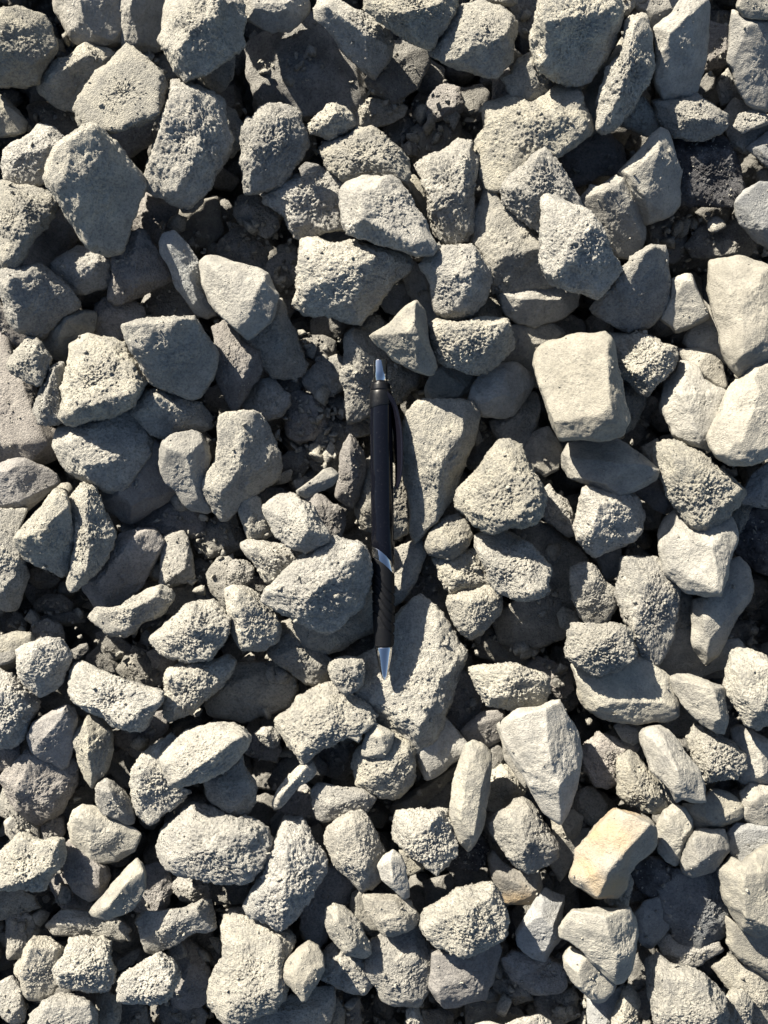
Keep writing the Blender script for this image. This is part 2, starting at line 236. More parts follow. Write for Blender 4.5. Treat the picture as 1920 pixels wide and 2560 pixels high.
# ---------------------------------------------------------------- the stones traced from the photograph
DATA = """@0 0
broad smooth grey cornered|2.2|m|-12,14 -4,9 4,6 12,5 20,8 28,11 33,18 36,28 33,36 29,44 25,48 24,53 17,56 8,54 0,56 -10,52 -16,34|-8,30,14 4,42,11 22,42,9
rounded half-lit|1.5|sw|36,-8 60,-12 82,-6 82,10 77,26 66,28 54,29 47,24 42,14 37,8|52,0,14 56,20,12
upright smooth grey slab-like|1.5|s|80,-10 100,-10 108,0 106,14 104,30 94,33 81,30 79,15|84,0,8 86,26,6
large coarse-faced leaning|3|r|108,-8 130,-14 150,-8 158,2 159,10 156,24 158,29 151,37 138,44 128,49 120,52 115,47 108,36 103,25 105,14|140,2,14 125,18,15 117,42,8 150,8,8
dim half-buried grey|1.5|m|128,48 140,42 151,37 150,50 146,56 142,59 132,53 122,46|
flat dusty grey|1.7|m|25,50 35,45 38,40 46,36 54,30 66,33 72,38 66,46 60,60 52,62 48,70 38,67 28,60 26,55|34,50,6 56,36,6 44,60,3
big kite-shaped pitted bright|3|r|82,28 88,30 94,37 104,46 108,56 107,64 103,74 98,77 82,83 74,87 70,86 60,80 52,83 47,71 52,61 58,50 68,42|84,36,4 104,60,4 98,72,4 58,74,4 60,56,4 72,46,4
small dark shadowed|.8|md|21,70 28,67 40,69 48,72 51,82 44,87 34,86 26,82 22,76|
smooth warm blunt|1.5|s|-8,70 0,62 6,66 12,73 16,79 15,85 8,87 0,88 -8,84|
speckled dome-topped|2|m|1,106 3,98 10,92 19,88 25,82 34,83 42,88 40,100 34,106 30,116 24,121 12,119 3,115|14,102,8 30,96,8 12,94,5
big grey shield-shaped flat|3|m|33,100,3 38,93,3 46,88,3 56,81 60,79 66,82 72,88 78,96 86,106 92,114 95,120 92,128 87,136 84,145 84,154 78,164 70,166 60,163,3 55,158,3 50,150,3 42,136,3 36,126,3 30,120,3 28,115,3|40,96,13 34,114,13 58,158,10 60,84,10 50,120,14
tall rough bulging|2.6|r|110,51 118,51 130,56 140,60 145,66 146,76 150,84 150,96 143,108 138,117 132,126 124,132 112,131 98,126 93,116 97,104 104,88 108,64|113,58,12 130,60,9 106,94,12 114,120,10 130,100,12
dark tucked-in|.8|md|73,88 85,83 103,77 102,88 92,96 84,100 76,95|
dim edge-on|1|m|147,72 152,73 157,82 156,92 150,100 145,96 144,80|
dim wedge|1|md|96,38 106,35 110,42 115,49 108,55 98,50|
tiny pale|1.8|m|116,133 122,130 131,126 131,132 126,137 119,137|
@427 0
rounded smooth grey|2|s|46,-6 88,-6 89,8 84,14 76,20 66,21 58,17 48,12|56,4,8 72,8,8
very large dark shaded|.9|md|92,12 98,16 106,28 114,40 120,52 118,66 104,70 84,70 70,68 60,62 57,52 54,48 55,38 53,32 58,28 70,20 80,15|85,40,8
speckled grey wedge-shaped|2.2|m|96,0 104,-2 112,2 120,8 128,10 136,16 141,22 144,28 141,38 136,44 131,50 124,46 118,38 110,30 104,20 94,12 93,6|101,5,7 126,22,11 128,40,6
craggy split-topped|2.6|r|47,77 50,75 52,78 58,70 62,67 72,66 80,70 84,74 85,80 88,86 89,96 84,102 80,106 76,114 70,122 62,123 55,124 48,126 47,118 48,112 45,104 46,96 47,88|60,76,8 76,76,6 51,94,9 53,112,6 72,90,9
small rough triangular|2.5|r|87,83 92,78 98,72 105,66 112,68 118,73 120,78 119,83 110,87 104,91 96,89 90,87|106,74,8 98,82,6
knobbly pale lying|2.5|r|95,96 100,92 108,88 118,85 122,83 130,82 136,86 140,92 148,99 155,104 155,112 152,118 144,115 134,114 124,116 112,118 106,112 100,106 97,100|116,90,6 135,92,6 118,102,9 145,106,8
ragged-edged concave|2.1|r|62,127 65,120 72,116 80,114 90,113 100,109 110,112 114,120 112,134 112,148 98,149 90,152 84,153 79,148 74,140 68,134 63,131|86,122,7 70,122,7 83,146,7 104,126,5
small grey flat|2.9|m|83,109 87,105 95,106 98,108 94,112 85,115|
dark cuboid|.3|sd|3,138 14,133 28,130 31,150 24,158 8,160 1,150|
@853 0
big coarse overhanging|3|r|14,-8 74,-8 74,8 70,16 64,24 57,31 48,28 36,22 28,15 20,10 15,6|40,10,10 60,4,8 24,2,6
dim rounded grey|1|md|18,55 20,48 28,38 33,30 45,28 54,34 54,42 48,55 40,61 34,65 28,60 22,58|
chunky many-sided lit-faced|2.6|m|57,32 63,26 70,18 74,8 78,2 90,0 104,4 112,10 114,16 113,30 112,38 108,44 100,51 92,49 80,46 70,42 64,38 57,35|82,16,11 104,20,10 92,26,13 76,38,9
small rounded top-edge|2|m|80,-8 113,-8 113,2 108,4 96,2 85,0|
dim grey background|1.2|md|110,4 116,-4 128,-6 128,10 124,24 118,22 114,18 112,10|
small crusty corner-lit|2.2|m|111,48 115,38 122,34 128,38 134,44 137,52 136,58 130,64 122,68 114,64 109,58 104,50|124,42,7 128,54,6
small brown upright|1.2|mn|99,52 108,46 112,60 106,66 99,64|
long scooped bench-like|2.3|r|94,68,2 100,66 112,64 122,68 132,63 138,55 150,56 156,66 160,78 161,86 152,92 142,100 132,104 122,110 110,120 102,122 96,120 90,112 88,100 90,90 94,82 93,74|96,76,9 120,84,11 140,80,9 152,66,9 158,84,6
small yellowish lit|.8|mw|9,70 13,66 24,65 34,66 39,70 38,75 30,79 20,82 12,80|16,70,5
small brown cuboid|.8|mn|57,64 62,58 68,56 75,58 77,66 76,72 68,76 59,77 56,72|
dark rounded deep-lying|.3|md|78,58 90,56 95,62 92,70 84,76 78,74|
wide dark flat|.5|sd|47,84 56,79 71,76 75,82 74,90 66,98 50,105 46,98|
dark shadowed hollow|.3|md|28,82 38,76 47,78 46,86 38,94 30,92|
tiny olive|.9|mw|40,95 44,92 49,94 49,100 43,101|
tiny dark angular|.4|md|46,70 50,66 57,72 56,77 48,77|
dark deep-set|.4|md|50,48 58,40 66,46 66,55 58,60 50,58|
large faceted wedge-like pale|3.2|m|0,120 4,117 14,114 26,113 34,114 40,119 44,127 50,137 56,148 60,158 58,164 48,165 38,161 24,156 12,154 4,151 0,144 -1,134 -2,128|14,126,13 30,116,9 8,146,8 17,143,13 48,160,3
tall pitted two-toned|2.4|r|47,107 54,102 62,98 66,95 74,91 80,90 85,93 83,100 88,104 88,114 86,124 86,136 85,148 82,156 74,159 66,156 58,148 57,140 56,124 50,114|58,104,7 80,102,8 60,130,9 78,120,10 70,150,2
narrow grey tucked-under|1.6|s|40,118 48,114 56,124 60,138 58,146 50,134|
rough upright pointed|2.8|r|104,122 107,116 114,112 120,106 124,100 131,95 136,100 142,108 150,120 156,134 152,140 138,138 131,140 130,146 129,150 120,145 112,138 105,132|127,102,9 121,120,12 108,124,6 140,124,4
@1280 0
large blocky square-cornered|3|r|16,14,2 17,2,4 20,-6,4 44,-8,4 68,-6,4 72,4,2 71,16 69,24 62,36 54,50 46,56 38,54 26,52 18,44 14,36 13,26|20,8,12 66,7,10 22,40,9 44,46,4
smooth grey slab behind the long narrow|1.6|s|45,60 52,52 62,42 70,26 74,34 68,48 60,62 58,80 52,86 49,76 46,66|
long narrow ridged|2.8|r|73,14 78,9 86,8 89,12 92,20 91,32 92,44 88,54 83,60 80,68 74,74 70,80 66,83 60,86 55,84 55,72 57,60 60,52 62,45 70,38 73,28 72,20|83,14,9 77,30,12 72,46,11 66,64,10 61,80,6
tall smooth column-like|2.5|s|92,18 98,14 104,10 108,2 112,-8 126,-8 128,4 128,20 126,36 124,46 120,60 110,66 98,64 94,56 92,44 93,30|103,22,9 116,10,10 98,54,3
small grainy dark|1.8|r|70,78 76,72 82,65 86,64 90,72 96,76 97,82 92,88 84,86 76,82|
grey sunlit-patched|2|m|92,66 98,64 110,65 120,61 124,66 132,70 139,74 139,82 134,87 126,91 116,90 106,88 100,82 96,76|108,68,6 114,78,9 130,76,6
dim brown-grey block|1|mn|31,102 44,94 54,88 60,87 64,92 69,96 71,106 66,112 56,112 46,117 40,118 36,110|62,98,6 44,104,6
smooth oval-headed angular grey|2|s|70,112 76,106 84,98 90,88 96,84 101,86 104,94 106,102 110,112 108,122 108,132 104,138 96,142 90,143 85,144 82,134 78,122 74,116|78,112,7 86,130,8 95,98,8
charcoal-coloured rough square|1.5|rk|104,92 112,91 126,92 136,90 142,100 146,108 148,118 147,128 142,132 130,131 118,131 108,129 108,122 110,112 106,102|112,98,5 138,98,5 116,124,5
plain smooth grey five-sided|1.8|s|46,130 52,124 52,121 58,123 66,117 73,113 76,118 80,128 84,140 85,152 82,160 76,166 64,162 58,150 54,140|60,126,7 72,120,7 80,146,5
smooth bluish edge|2|sb|145,132 150,124 160,119 172,118 178,140 172,166 164,160 155,152 148,144|
large smooth corner|2.3|s|144,8 150,12 166,13 180,10 184,40 178,64 166,70 159,73 152,66 148,58 144,48 141,38 142,20|154,16,8 160,60,4
rounded overhead corner|3|s|146,-8 180,-8 180,12 166,13 150,11 145,4|
dim smooth background|1.2|s|80,0 90,-8 108,-6 104,8 98,14 92,18 90,12 84,8|
small rounded edge-of-photo|2|m|66,-8 82,-8 79,4 74,10 70,4|
dim brown crumbly|.8|mn|128,16 140,20 142,34 136,42 126,44 122,36|
small upright grey|1.2|m|134,56 136,50 140,46 145,56 148,62 142,65 136,67|
dim flat grey|1.3|m|139,74 145,66 154,70 160,74 166,84 158,92 152,97 144,94 140,86|
small slab lying on another|1.9|m|144,82 148,74 156,72 164,74 166,80 156,83 150,86|
bluish-grey edge|1.6|sb|153,96 162,88 172,80 180,90 176,112 166,108 160,102|
tiny dark round|.8|sd|121,56 126,48 131,50 130,58 122,62|
@0 480
bright-shouldered rough|2.5|r|-8,-6 5,-6 20,-4 36,2 38,6 33,14 27,24 20,33 14,43 10,50 2,49 -6,40|14,7,13 17,30,9 4,44,7
dim brown-grey boulder-like|1|mn|28,24 36,10 44,10 48,20 50,26 46,34 42,40 34,46 30,49 18,46 14,46 20,34|
small brick-shaped ridged|1.8|mw|33,47 38,44 44,40 50,36 56,36 62,41 72,43 73,48 72,58 64,62 56,63 50,65 46,63 40,56 34,52|38,47,5 53,53,9 70,46,6 56,40,5
dull mauve-grey angular|1.8|mn|84,30 90,26 94,28 98,35 103,42 108,51 110,55 104,60 92,64 84,69 76,70 71,68 72,60 74,52 74,44 80,38 82,34|88,36,5 90,58,7 78,50,5
dim purplish-grey|1|mn|86,10 94,2 100,6 108,8 114,8 112,20 106,30 100,34 92,26 85,20|
long slim bluish|2|sb|106,28 113,26 117,30 122,36 128,44 130,52 130,60 134,70 140,79 133,81 126,78 120,70 114,60 110,48 104,40 103,34|110,32,5 122,52,8 128,70,6
dull-sided bright-rimmed|2.2|m|0,52 2,49 10,50 18,48 28,49 36,54 42,60 50,70 51,74 42,78 38,82 34,88 30,92 26,94 18,92 10,88 6,84 4,76 2,66 -2,58|5,55,12 9,74,12 20,52,8 14,86,8
brownish half-hidden edge|1.3|mn|-10,66 0,70 6,86 18,93 17,98 8,99 0,97 -10,92|
smooth grey blocky|1.6|s|43,79 52,78 60,79 62,82 61,90 56,94 50,98 46,108 44,111 36,106 30,101 28,96 33,88 38,82|42,84,7 36,98,6
dim brown recessed|1.2|mn|64,74 68,70 76,72 84,72 90,76 92,82 84,86 80,92 72,96 62,92 61,84|
dark gap-filling|.7|md|92,76 98,66 106,58 112,58 116,64 122,74 126,80 118,84 104,82 94,80|
large grey bright-topped fan-shaped|2.9|m|79,87,3 90,83 104,82 112,81 126,82 130,86 134,93 138,98 141,106 139,118 134,126 130,134 126,135 116,133 108,129 100,125 94,118 90,110 86,104 82,96,2|82,88,7 102,87,12 126,85,9 88,103,9
small bright knobbly|2.4|r|10,102 14,99 17,94 24,94 27,97 28,101 33,107 31,114 26,125 18,124 12,120 8,116 5,113 7,108|21,97,7 25,106,9 12,112,6
narrow rough strip-like|2.3|r|32,114 36,111 41,110 42,118 40,130 39,140 40,148 36,151 26,150 22,144 22,140 26,130 28,122|35,114,8 28,140,8
very large pitted bright bulky|2.6|r|45,98 50,94 58,92 64,93 72,95 80,98 83,104 88,110 94,118 96,124 92,130 88,136 82,141 72,144 60,147 52,150 46,152 42,150 38,146 40,136 42,120 44,110 46,106|52,98,8 72,100,7 48,140,9 80,130,10 88,118,7
dusty lumpy oval|2.2|m|88,136 94,130 104,129 112,131 122,135 130,137 136,146 135,152 128,156 122,158 112,160 104,158 98,156 92,150 86,144|103,133,8 118,143,8
huge dim brown sloping|1.1|mn|-12,98 0,98 8,100 12,120 20,126 24,136 24,150 36,152 40,158 38,166 30,170 10,172 -12,168|
@427 480
bright diamond-shaped smooth|2.8|s|18,44 22,41 32,42 44,46 56,49 62,53 66,60 69,66 68,74 64,84 56,90 49,95 46,92 40,86 32,80 26,74 23,66 19,58 18,50|24,46,8 46,54,9 60,58,9 44,80,7 52,70,10
reddish-grey bright-notched|1.9|mn|28,90 34,86 40,90 44,95 46,100 52,104 56,104 58,112 54,122 50,128 44,136 42,139 38,134 32,124 29,112 30,100|38,102,8 48,116,9 54,106,6
broad grey slanting|1.7|m|46,98 54,92 64,86 68,76 71,72 74,76 76,86 80,92 82,100 85,108 88,110 86,116 80,119 72,119 66,118 60,110 54,104 48,102|70,84,5 72,104,6
small stub-like grey|.9|m|70,119 80,118 86,115 86,124 82,129 75,130 70,126|
small warm-grey rounded|1.4|mw|50,130 58,124 66,122 70,128 75,132 75,138 70,144 62,147 52,145 48,138|62,130,6
large dark hollow-lying|.6|md|32,36 40,26 48,22 58,28 62,34 60,44 58,50 46,47 32,42|
warm-grey shaded rounded|1.2|mw|46,4 54,3 62,8 68,14 68,22 62,28 54,24 46,19 43,12|
dark olive-grey|.8|mw|64,46 70,41 78,40 82,44 82,52 76,60 70,63 66,56 62,50|
tiny pale speck-like|1.2|m|77,50 80,47 83,50 82,55 79,56|
great broad coarse trapezoid|2.6|r|84,30 90,29 104,34 116,32 130,33 144,36 154,41 157,46 155,52 144,60 136,68 130,78 122,85 116,83 108,80 96,80 86,80 81,72 83,60 83,44|87,40,9 116,36,8 140,40,8 122,48,12 108,70,8 88,64,9
small dark brown round|.6|mn|92,84 98,80 106,80 112,86 110,94 100,95 93,92|
small dim oval|1|mn|84,98 90,94 98,94 105,98 105,105 100,109 92,107 84,104|
small dim angular|1.2|m|88,118 96,112 106,108 114,111 115,118 110,126 104,130 97,134 92,128 88,124|
dark five-sided|.9|mn|76,134 84,131 94,134 100,140 100,150 92,158 82,160 76,156 76,144|
small dark triangular|.9|md|101,134 108,132 114,134 115,144 110,146 104,140|
dark crumbly sunken|.8|md|93,158 98,150 104,146 112,152 115,160 112,168 100,174 90,170|
small dark wedge tucked by the pen|1|md|115,150 122,146 131,146 131,156 120,158 115,155|
small deep dark|.6|md|69,66 74,64 78,68 79,76 76,82 70,80|
flat-sided grey under the pen cap|1.7|r|116,94 119,91 124,94 132,98 140,106 148,114 158,117 156,126 150,132 144,136 138,138 130,140 124,144 116,148 115,136 114,120 115,104|118,95,5 124,102,6 148,120,4
small rounded blue-grey|1.2|sb|138,66 144,62 150,60 154,66 152,74 146,78 140,76 136,70|
small dim tilted|1.7|m|120,90 126,84 134,80 138,86 134,92 130,98 124,96|
@853 480
sharp three-sided pyramid-like|3.1|s|19,93 26,89 34,83 42,74 47,70 50,70 54,78 55,88 57,98 60,106 62,113 60,118 57,119 48,116 40,112 34,109 30,103 22,98|48,72,8 47,91,15 26,93,7
six-sided faceted dome|2.9|m|50,47 56,42 62,35 70,35 84,34 90,41 96,48 97,58 94,68 88,76 82,82 78,84 70,82 62,78 59,72 59,60 56,54 52,51|68,37,7 84,36,9 85,50,13 82,70,10 64,52,9
flat-topped rough keel-shaped|2.8|r|55,87 62,83 70,84 78,85 90,82 102,83 108,83 110,88 113,95 113,102 104,108 96,116 88,119 76,116 66,112 61,107 60,98 56,93|63,87,8 90,87,11 107,88,9 74,98,9 96,98,9
dim grey mid-gap|1.4|s|42,56 46,48 52,52 58,58 59,70 62,80 58,86 54,80 50,72 44,66|
big shadowed-and-lit stepped|2.2|m|96,-6 100,0 104,8 112,14 120,20 128,28 132,40 134,54 136,60 120,62 106,64 98,65 97,52 96,46 90,40 86,34 86,22 90,8|98,46,8 112,40,10 127,34,10
smooth dark leaf-shaped|1.9|s|103,66 112,64 124,61 136,60 146,63 152,66 152,74 144,80 136,84 126,86 116,84 110,80 106,74|118,70,7 142,70,5
small grey peeking|1.5|m|96,66 100,66 104,72 103,80 98,84 90,84 86,80 92,74|
flat smooth recessed grey|1.5|s|110,88 124,87 136,87 143,92 142,98 136,104 128,108 126,116 128,124 120,122 112,116 100,112 104,106 113,102|
smooth egg-shaped slanted|2|s|96,116 104,111 112,112 120,116 125,122 122,130 116,138 112,144 104,146 92,145 86,141 83,134 86,126 90,120|106,118,5 98,134,8 112,134,7
small smooth dim oval|1.7|s|56,126 60,118 66,114 76,116 86,119 88,124 84,130 76,135 68,138 60,137 56,132|
dim grey tapering|1.4|m|98,148 106,146 114,144 120,132 125,134 127,142 124,152 120,162 112,168 104,160 100,154|
@1280 480
great bright pyramid-faced|3.3|r|20,6,3 22,2 30,3 40,8 50,13 56,20 60,30 64,40 70,46 72,51 66,58 62,64 55,68 48,65 40,63 32,61 25,57 22,52 20,46 19,40 19,24|24,5,6 54,21,13 37,38,14 24,52,9
large smooth pale block|3.2|sw|16,101 24,96 32,96 40,92 48,92 54,92 60,90 64,94 66,102 68,112 71,124 74,140 75,150 72,156 64,158 56,160 44,159 32,160 28,152 24,144 20,132 16,120 13,112 14,106|19,102,6 60,93,14 62,142,16 50,156,8 30,154,6 17,118,5
coarse crumb-covered|2.5|r|61,92 70,90 78,91 88,94 96,98 106,100 108,106 106,112 100,118 94,124 88,132 84,130 76,124 70,118 68,106|74,96,4 98,102,9 80,118,7
dim lower-tucked|1.8|m|71,126 80,124 87,130 86,138 82,146 78,152 72,156 68,140|
broad dull arrowhead-shaped|2.6|m|51,76 56,70 66,58 72,50 76,46 76,42 84,38 90,34 100,35 102,40 100,50 103,58 104,66 102,76 96,82 90,88 76,90 66,87 58,82|84,42,9 92,37,9 80,52,9 64,74,5
small smooth trapezoid|2.3|s|104,58 112,54 116,54 120,62 124,72 128,80 126,83 118,86 112,89 106,91 101,86 97,82 100,78 103,70|114,56,8 126,79,9 105,62,3
tall warm-tinted craggy|2.7|sw|127,44 136,42 150,41 160,44 172,48 180,60 178,90 172,104 160,116 154,119 146,117 140,112 137,106 135,98 133,88 131,78 128,72 126,64 127,54|134,50,9 146,80,13 158,56,12 148,108,11 168,90,10
grey shaded slab|1.9|s|112,98 116,88 124,72 134,82 142,96 146,106 136,110 126,106 118,102|
small beige sliver|2|sw|108,102 114,102 122,101 130,104 136,110 138,120 140,130 134,128 126,124 120,116 112,110|
pale saddle-shaped|2.5|s|98,124 106,116 109,108 114,110 122,114 124,122 132,126 141,130 140,140 134,146 130,152 130,160 128,168 120,164 112,162 104,158 100,148 96,140|112,132,11 114,148,8 130,134,5 122,160,7
dark rounded half-seen|.8|md|116,34 122,26 132,22 146,20 152,30 156,38 148,42 130,42 120,41|
dark blue-grey deep|.4|sd|86,22 96,18 106,14 112,26 112,38 104,44 92,42|
@0 960
bright-patched broad shaded|2.1|m|36,32 40,28 52,26 62,22 74,18 84,18 90,24 100,34 98,42 92,52 84,60 78,68 72,71 64,67 56,63 50,60 44,56 40,50 38,44 35,40|44,38,9 62,38,8 56,58,9 82,50,7
smooth flat lobed|2|sn|-10,62 0,52 6,49 16,49 28,53 36,60 38,64 30,70 24,77 16,82 4,82 -10,82|16,74,6 4,54,5
bright-topped tilted square|2.5|m|10,100,3 18,90 26,82 34,70 38,67 42,70 45,76 46,88 48,98 48,112 45,124 40,126 30,121 20,117 15,114 11,106|36,76,7 44,80,9 24,96,11 14,102,8
long ridged sun-edged|2.4|r|46,72 50,68 55,65 62,66 65,76 68,86 74,94 73,102 70,112 64,120 58,126 50,133 46,135 42,128 46,120 48,106 47,88 45,78|54,70,8 56,96,9 56,118,8
grey mid-sized left-edge|1.9|m|-10,84 0,84 10,86 18,84 14,92 9,100 11,108 15,116 18,122 15,132 12,142 4,144 -10,142|
huge mauve-grey tucked|1.6|sn|68,68 80,62 90,50 98,38 104,36 106,46 104,54 108,62 114,68 110,74 100,80 94,84 86,88 80,86 74,80 67,76|
smooth curved bean-like|2.3|s|104,44 106,38 114,33 124,31 130,33 134,40 136,48 134,56 130,66 132,74 138,81 134,83 124,81 118,76 114,68 108,62 104,54|110,40,6 122,46,7 128,74,5
dark brown low triangular|1|mn|88,88 96,84 106,78 116,76 126,82 130,90 132,96 120,98 104,99 94,94|
large dusty mauve elongated|1.5|mn|56,130 64,120 72,110 78,100 88,96 98,98 104,104 100,112 94,124 88,134 80,142 72,147 64,144 60,136|80,108,7 66,128,6
small greenish oblong|1.4|mw|105,102 112,99 118,100 122,108 124,118 125,124 118,127 108,131 105,128 106,116|
angular crested forked|2.2|m|58,150 64,144 70,146 80,144 86,138 96,133 104,131 112,136 112,140 106,148 100,152 92,154 88,160 80,164 74,163 66,158|84,146,8 104,136,6 84,157,6
dark lumpy recessed|.9|md|128,100 134,94 142,86 150,84 154,94 156,104 148,108 136,111 130,106|
small dark block-like|1.2|md|135,124 142,114 150,113 150,124 148,132 147,144 142,140 137,132|
tiny warm-grey cube-like|1.8|mw|149,116 152,114 160,115 164,120 162,128 158,132 148,130 148,122|
dark small oval|.7|md|23,142 30,137 40,137 46,142 44,146 34,148 24,146|
dark flat sliver|.6|md|30,150 40,147 52,148 54,154 44,156 32,155|
small grey dim|.7|md|4,160 5,153 12,149 17,154 16,158 8,162|
small dim pyramid-like|.9|md|22,158 28,152 36,156 40,160 40,168 30,170 22,166|
small round dusty|1.3|mn|76,92 80,90 85,91 87,94 84,98 79,98|
small round dusty low|1.3|mn|75,104 78,101 82,102 81,106 77,107|
small dim cobble|.8|md|104,141 112,130 122,130 125,136 124,146 116,150 106,148|
tiny dim greenish|.8|md|125,134 130,131 136,133 139,140 132,142 126,141|
small dark round-cornered|.7|md|124,118 130,114 136,118 137,126 130,131 125,126|
tiny dim crumb-like|.8|md|92,132 96,124 102,122 104,128 98,134|
deep dark left-edge|.3|md|-8,40 0,36 10,44 16,52 8,58 -8,56|
deep reddish-dark|.5|md|22,120 30,122 38,126 34,131 26,132 20,128|
@427 960
large long-necked mauve-grey|2.3|m|32,24 36,20 48,20 58,22 62,28 66,36 66,42 70,48 71,54 68,60 62,66 56,70 48,76 42,82 38,87 33,88 29,82 26,74 22,70 21,65 24,58 30,50 32,40|50,30,5 44,56,8 30,66,6
small grey half-covered|2|m|44,82 48,76 54,72 58,74 60,82 64,90 66,96 60,102 54,103 50,100 47,90|
egg-shaped grainy|3|m|59,80 64,74 70,71 80,71 88,76 94,82 98,90 103,98 102,102 96,106 88,111 82,108 74,104 66,96 62,88|84,76,7 88,92,12 68,84,7 84,106,5
small bright slab-like tilted|3|s|81,69 86,66 94,60 98,56 104,54 109,58 108,62 104,66 96,70 88,74 82,72|84,68,5 100,58,6 106,60,6
dim mauve upright|2|mn|110,48 112,40 116,34 120,36 125,44 126,54 124,64 122,74 118,80 112,76 107,72 108,64 110,56|116,44,6 118,64,6
speckled round stone behind the pen|1.5|mw|123,66 127,54 134,48 144,56 154,64 157,76 155,86 152,95 146,98 138,97 126,92 121,82|
rough sloping part-hidden|2|r|46,106 50,100 58,102 66,104 76,106 86,112 90,118 80,124 72,126 64,129 58,122 52,114|54,106,5 72,112,7
big bright rock touching the pen's left side|2.9|r|60,134 68,126 78,118 88,110 94,104 102,99 110,100 118,102 125,103 128,108 129,116 130,122 128,128 126,138 122,146 114,152 106,160 98,161 90,157 80,154 72,148 64,144 59,139|64,134,5 92,112,8 122,106,8 108,124,14 86,138,12 88,152,8
flat grey slab beneath|1.7|m|82,152 92,150 112,150 124,136 130,134 132,150 130,160 120,164 110,170 96,174 86,170 83,160|
tall tan-edged wedge|2.3|m|36,134 40,131 48,131 54,136 60,142 66,148 71,156 70,166 62,172 48,172 42,164 38,150|45,134,10 42,150,9 48,168,8
dim brown back slab|1.4|mn|88,76 96,74 104,80 112,82 111,90 109,98 104,104 96,100 92,90|
dark rounded low|.7|md|76,46 84,42 89,44 90,52 86,58 82,62 76,58 70,52|
dark grainy sloping|.8|md|91,46 96,38 106,34 112,36 114,46 108,54 98,56 92,52|
dim flat brown|.9|md|58,72 64,68 72,68 76,72 74,76 62,76|
tiny dark beside the small bright slab|.5|md|86,58 94,55 96,60 88,66 84,64|
small dim buried|.8|mn|50,124 58,126 64,130 58,136 52,134|
round pale rough|2.5|r|-14,166 -8,158 0,152 6,148 10,142 18,140 26,141 34,146 37,152 36,160 34,168 26,178 10,180 -6,176|16,144,8 12,158,13 28,152,7
@853 960
tall blue-grey slab right of the pen|2.1|m|41,30 44,20 50,14 62,13 76,12 84,14 88,24 87,32 84,38 80,46 79,54 74,66 70,76 64,84 58,92 52,100 48,103 45,98 44,92 46,86 46,74 42,64 40,54 40,42|64,52,11 80,28,9 62,86,8 50,20,3
roughly triangular crusty gravelly|3|r|99,40 104,35 110,35 117,40 120,48 124,56 128,62 132,72 132,78 130,86 124,90 114,92 104,95 96,95 86,92 80,86 75,80 73,74 76,68 84,60 92,50|104,40,7 126,72,8 84,80,7 110,90,7 100,60,9
small grey bright-dotted|2|m|54,106 56,100 60,94 68,86 76,84 82,90 85,98 83,104 78,110 70,114 62,112 57,110|66,98,7 68,106,8
elongated half-shaded oblong|2.6|r|86,104 86,98 94,95 108,95 116,98 122,104 128,110 132,116 135,120 134,130 132,138 127,140 114,140 106,137 100,133 96,127 92,118 88,110|90,108,7 106,120,8 128,138,8 120,110,6
small forked rough|1.8|r|60,113 70,114 80,110 88,108 90,116 94,124 96,129 90,133 82,136 72,135 68,130 64,122|76,126,7
grey lit-hearted triangular|2|m|70,138 78,135 88,132 100,132 104,138 103,146 98,154 92,162 84,166 76,160 72,152 70,144|82,142,8 86,158,7 98,138,6
grey slab right of the grip|1.6|m|34,108 42,106 48,103 54,104 54,112 50,120 46,130 40,138 35,142 30,130|
huge dim olive-brown flat|.9|md|112,100 124,94 134,98 146,108 156,118 152,130 146,150 140,160 124,166 106,162 102,150 108,142 116,140 128,128|
dim dark corner|.6|md|86,38 92,30 98,34 98,44 90,52 84,54 80,48|
smooth dim grey slab|1.4|s|120,44 124,34 134,30 140,40 144,46 140,54 132,58 124,54|
small pebbly slanted|1.4|m|132,70 136,68 140,74 146,76 150,84 150,94 146,97 138,90 130,84|
small plain grey triangular|1.4|m|141,150 144,146 152,148 154,156 148,161 142,156|
dark crumbly low-lying|.7|md|42,136 52,126 62,122 66,134 72,144 72,156 66,160 58,148 48,144|
small dark brown|.8|mn|52,116 58,110 62,116 64,124 58,126 52,122|
@1280 960
smooth curved crescent-like|2.5|s|32,46 36,38 46,36 58,35 68,33 76,40 84,46 92,52 96,55 94,62 86,66 78,70 70,72 60,69 50,66 44,63 36,60 32,54|36,46,6 66,50,9 92,56,7 60,64,6
red-spotted boxy|2.4|mw|46,68 52,66 62,70 72,72 80,70 84,78 87,86 86,94 80,102 72,104 62,108 54,112 48,108 42,102 40,94 42,84 44,74|48,68,8 58,76,12 52,96,11 70,78,8
rough tapered brick-like|2.8|r|92,46 94,38 100,36 108,38 118,44 128,50 138,58 146,64 152,70 148,78 142,84 134,92 126,97 120,96 114,90 106,80 100,66 96,58|101,44,9 128,54,8 146,68,8 124,90,8 112,66,10
smooth pale semicircular|2.6|s|94,96 98,88 104,82 108,80 114,88 124,95 134,88 142,85 146,92 146,102 142,110 139,120 138,130 135,137 124,138 114,135 106,128 98,120 95,108|100,100,8 130,106,11 134,134,9 104,120,6
narrow pale tapering|2.1|s|118,140 126,138 136,136 139,124 139,116 146,114 153,120 156,132 154,140 146,150 140,162 134,174 126,180 120,172 117,158|126,148,9 126,168,9 150,128,5
rough chimney-shaped two-toned|2.3|r|72,114 76,112 84,114 94,114 98,120 104,128 108,134 108,144 106,152 104,162 100,172 94,180 84,176 78,162 73,152 70,138 70,124|76,116,7 86,130,9 80,156,8 96,130,7
dull grey teardrop-like|2.1|m|39,120 46,116 52,118 58,124 64,132 69,136 68,144 64,152 58,156 48,155 43,150 42,144 39,134|
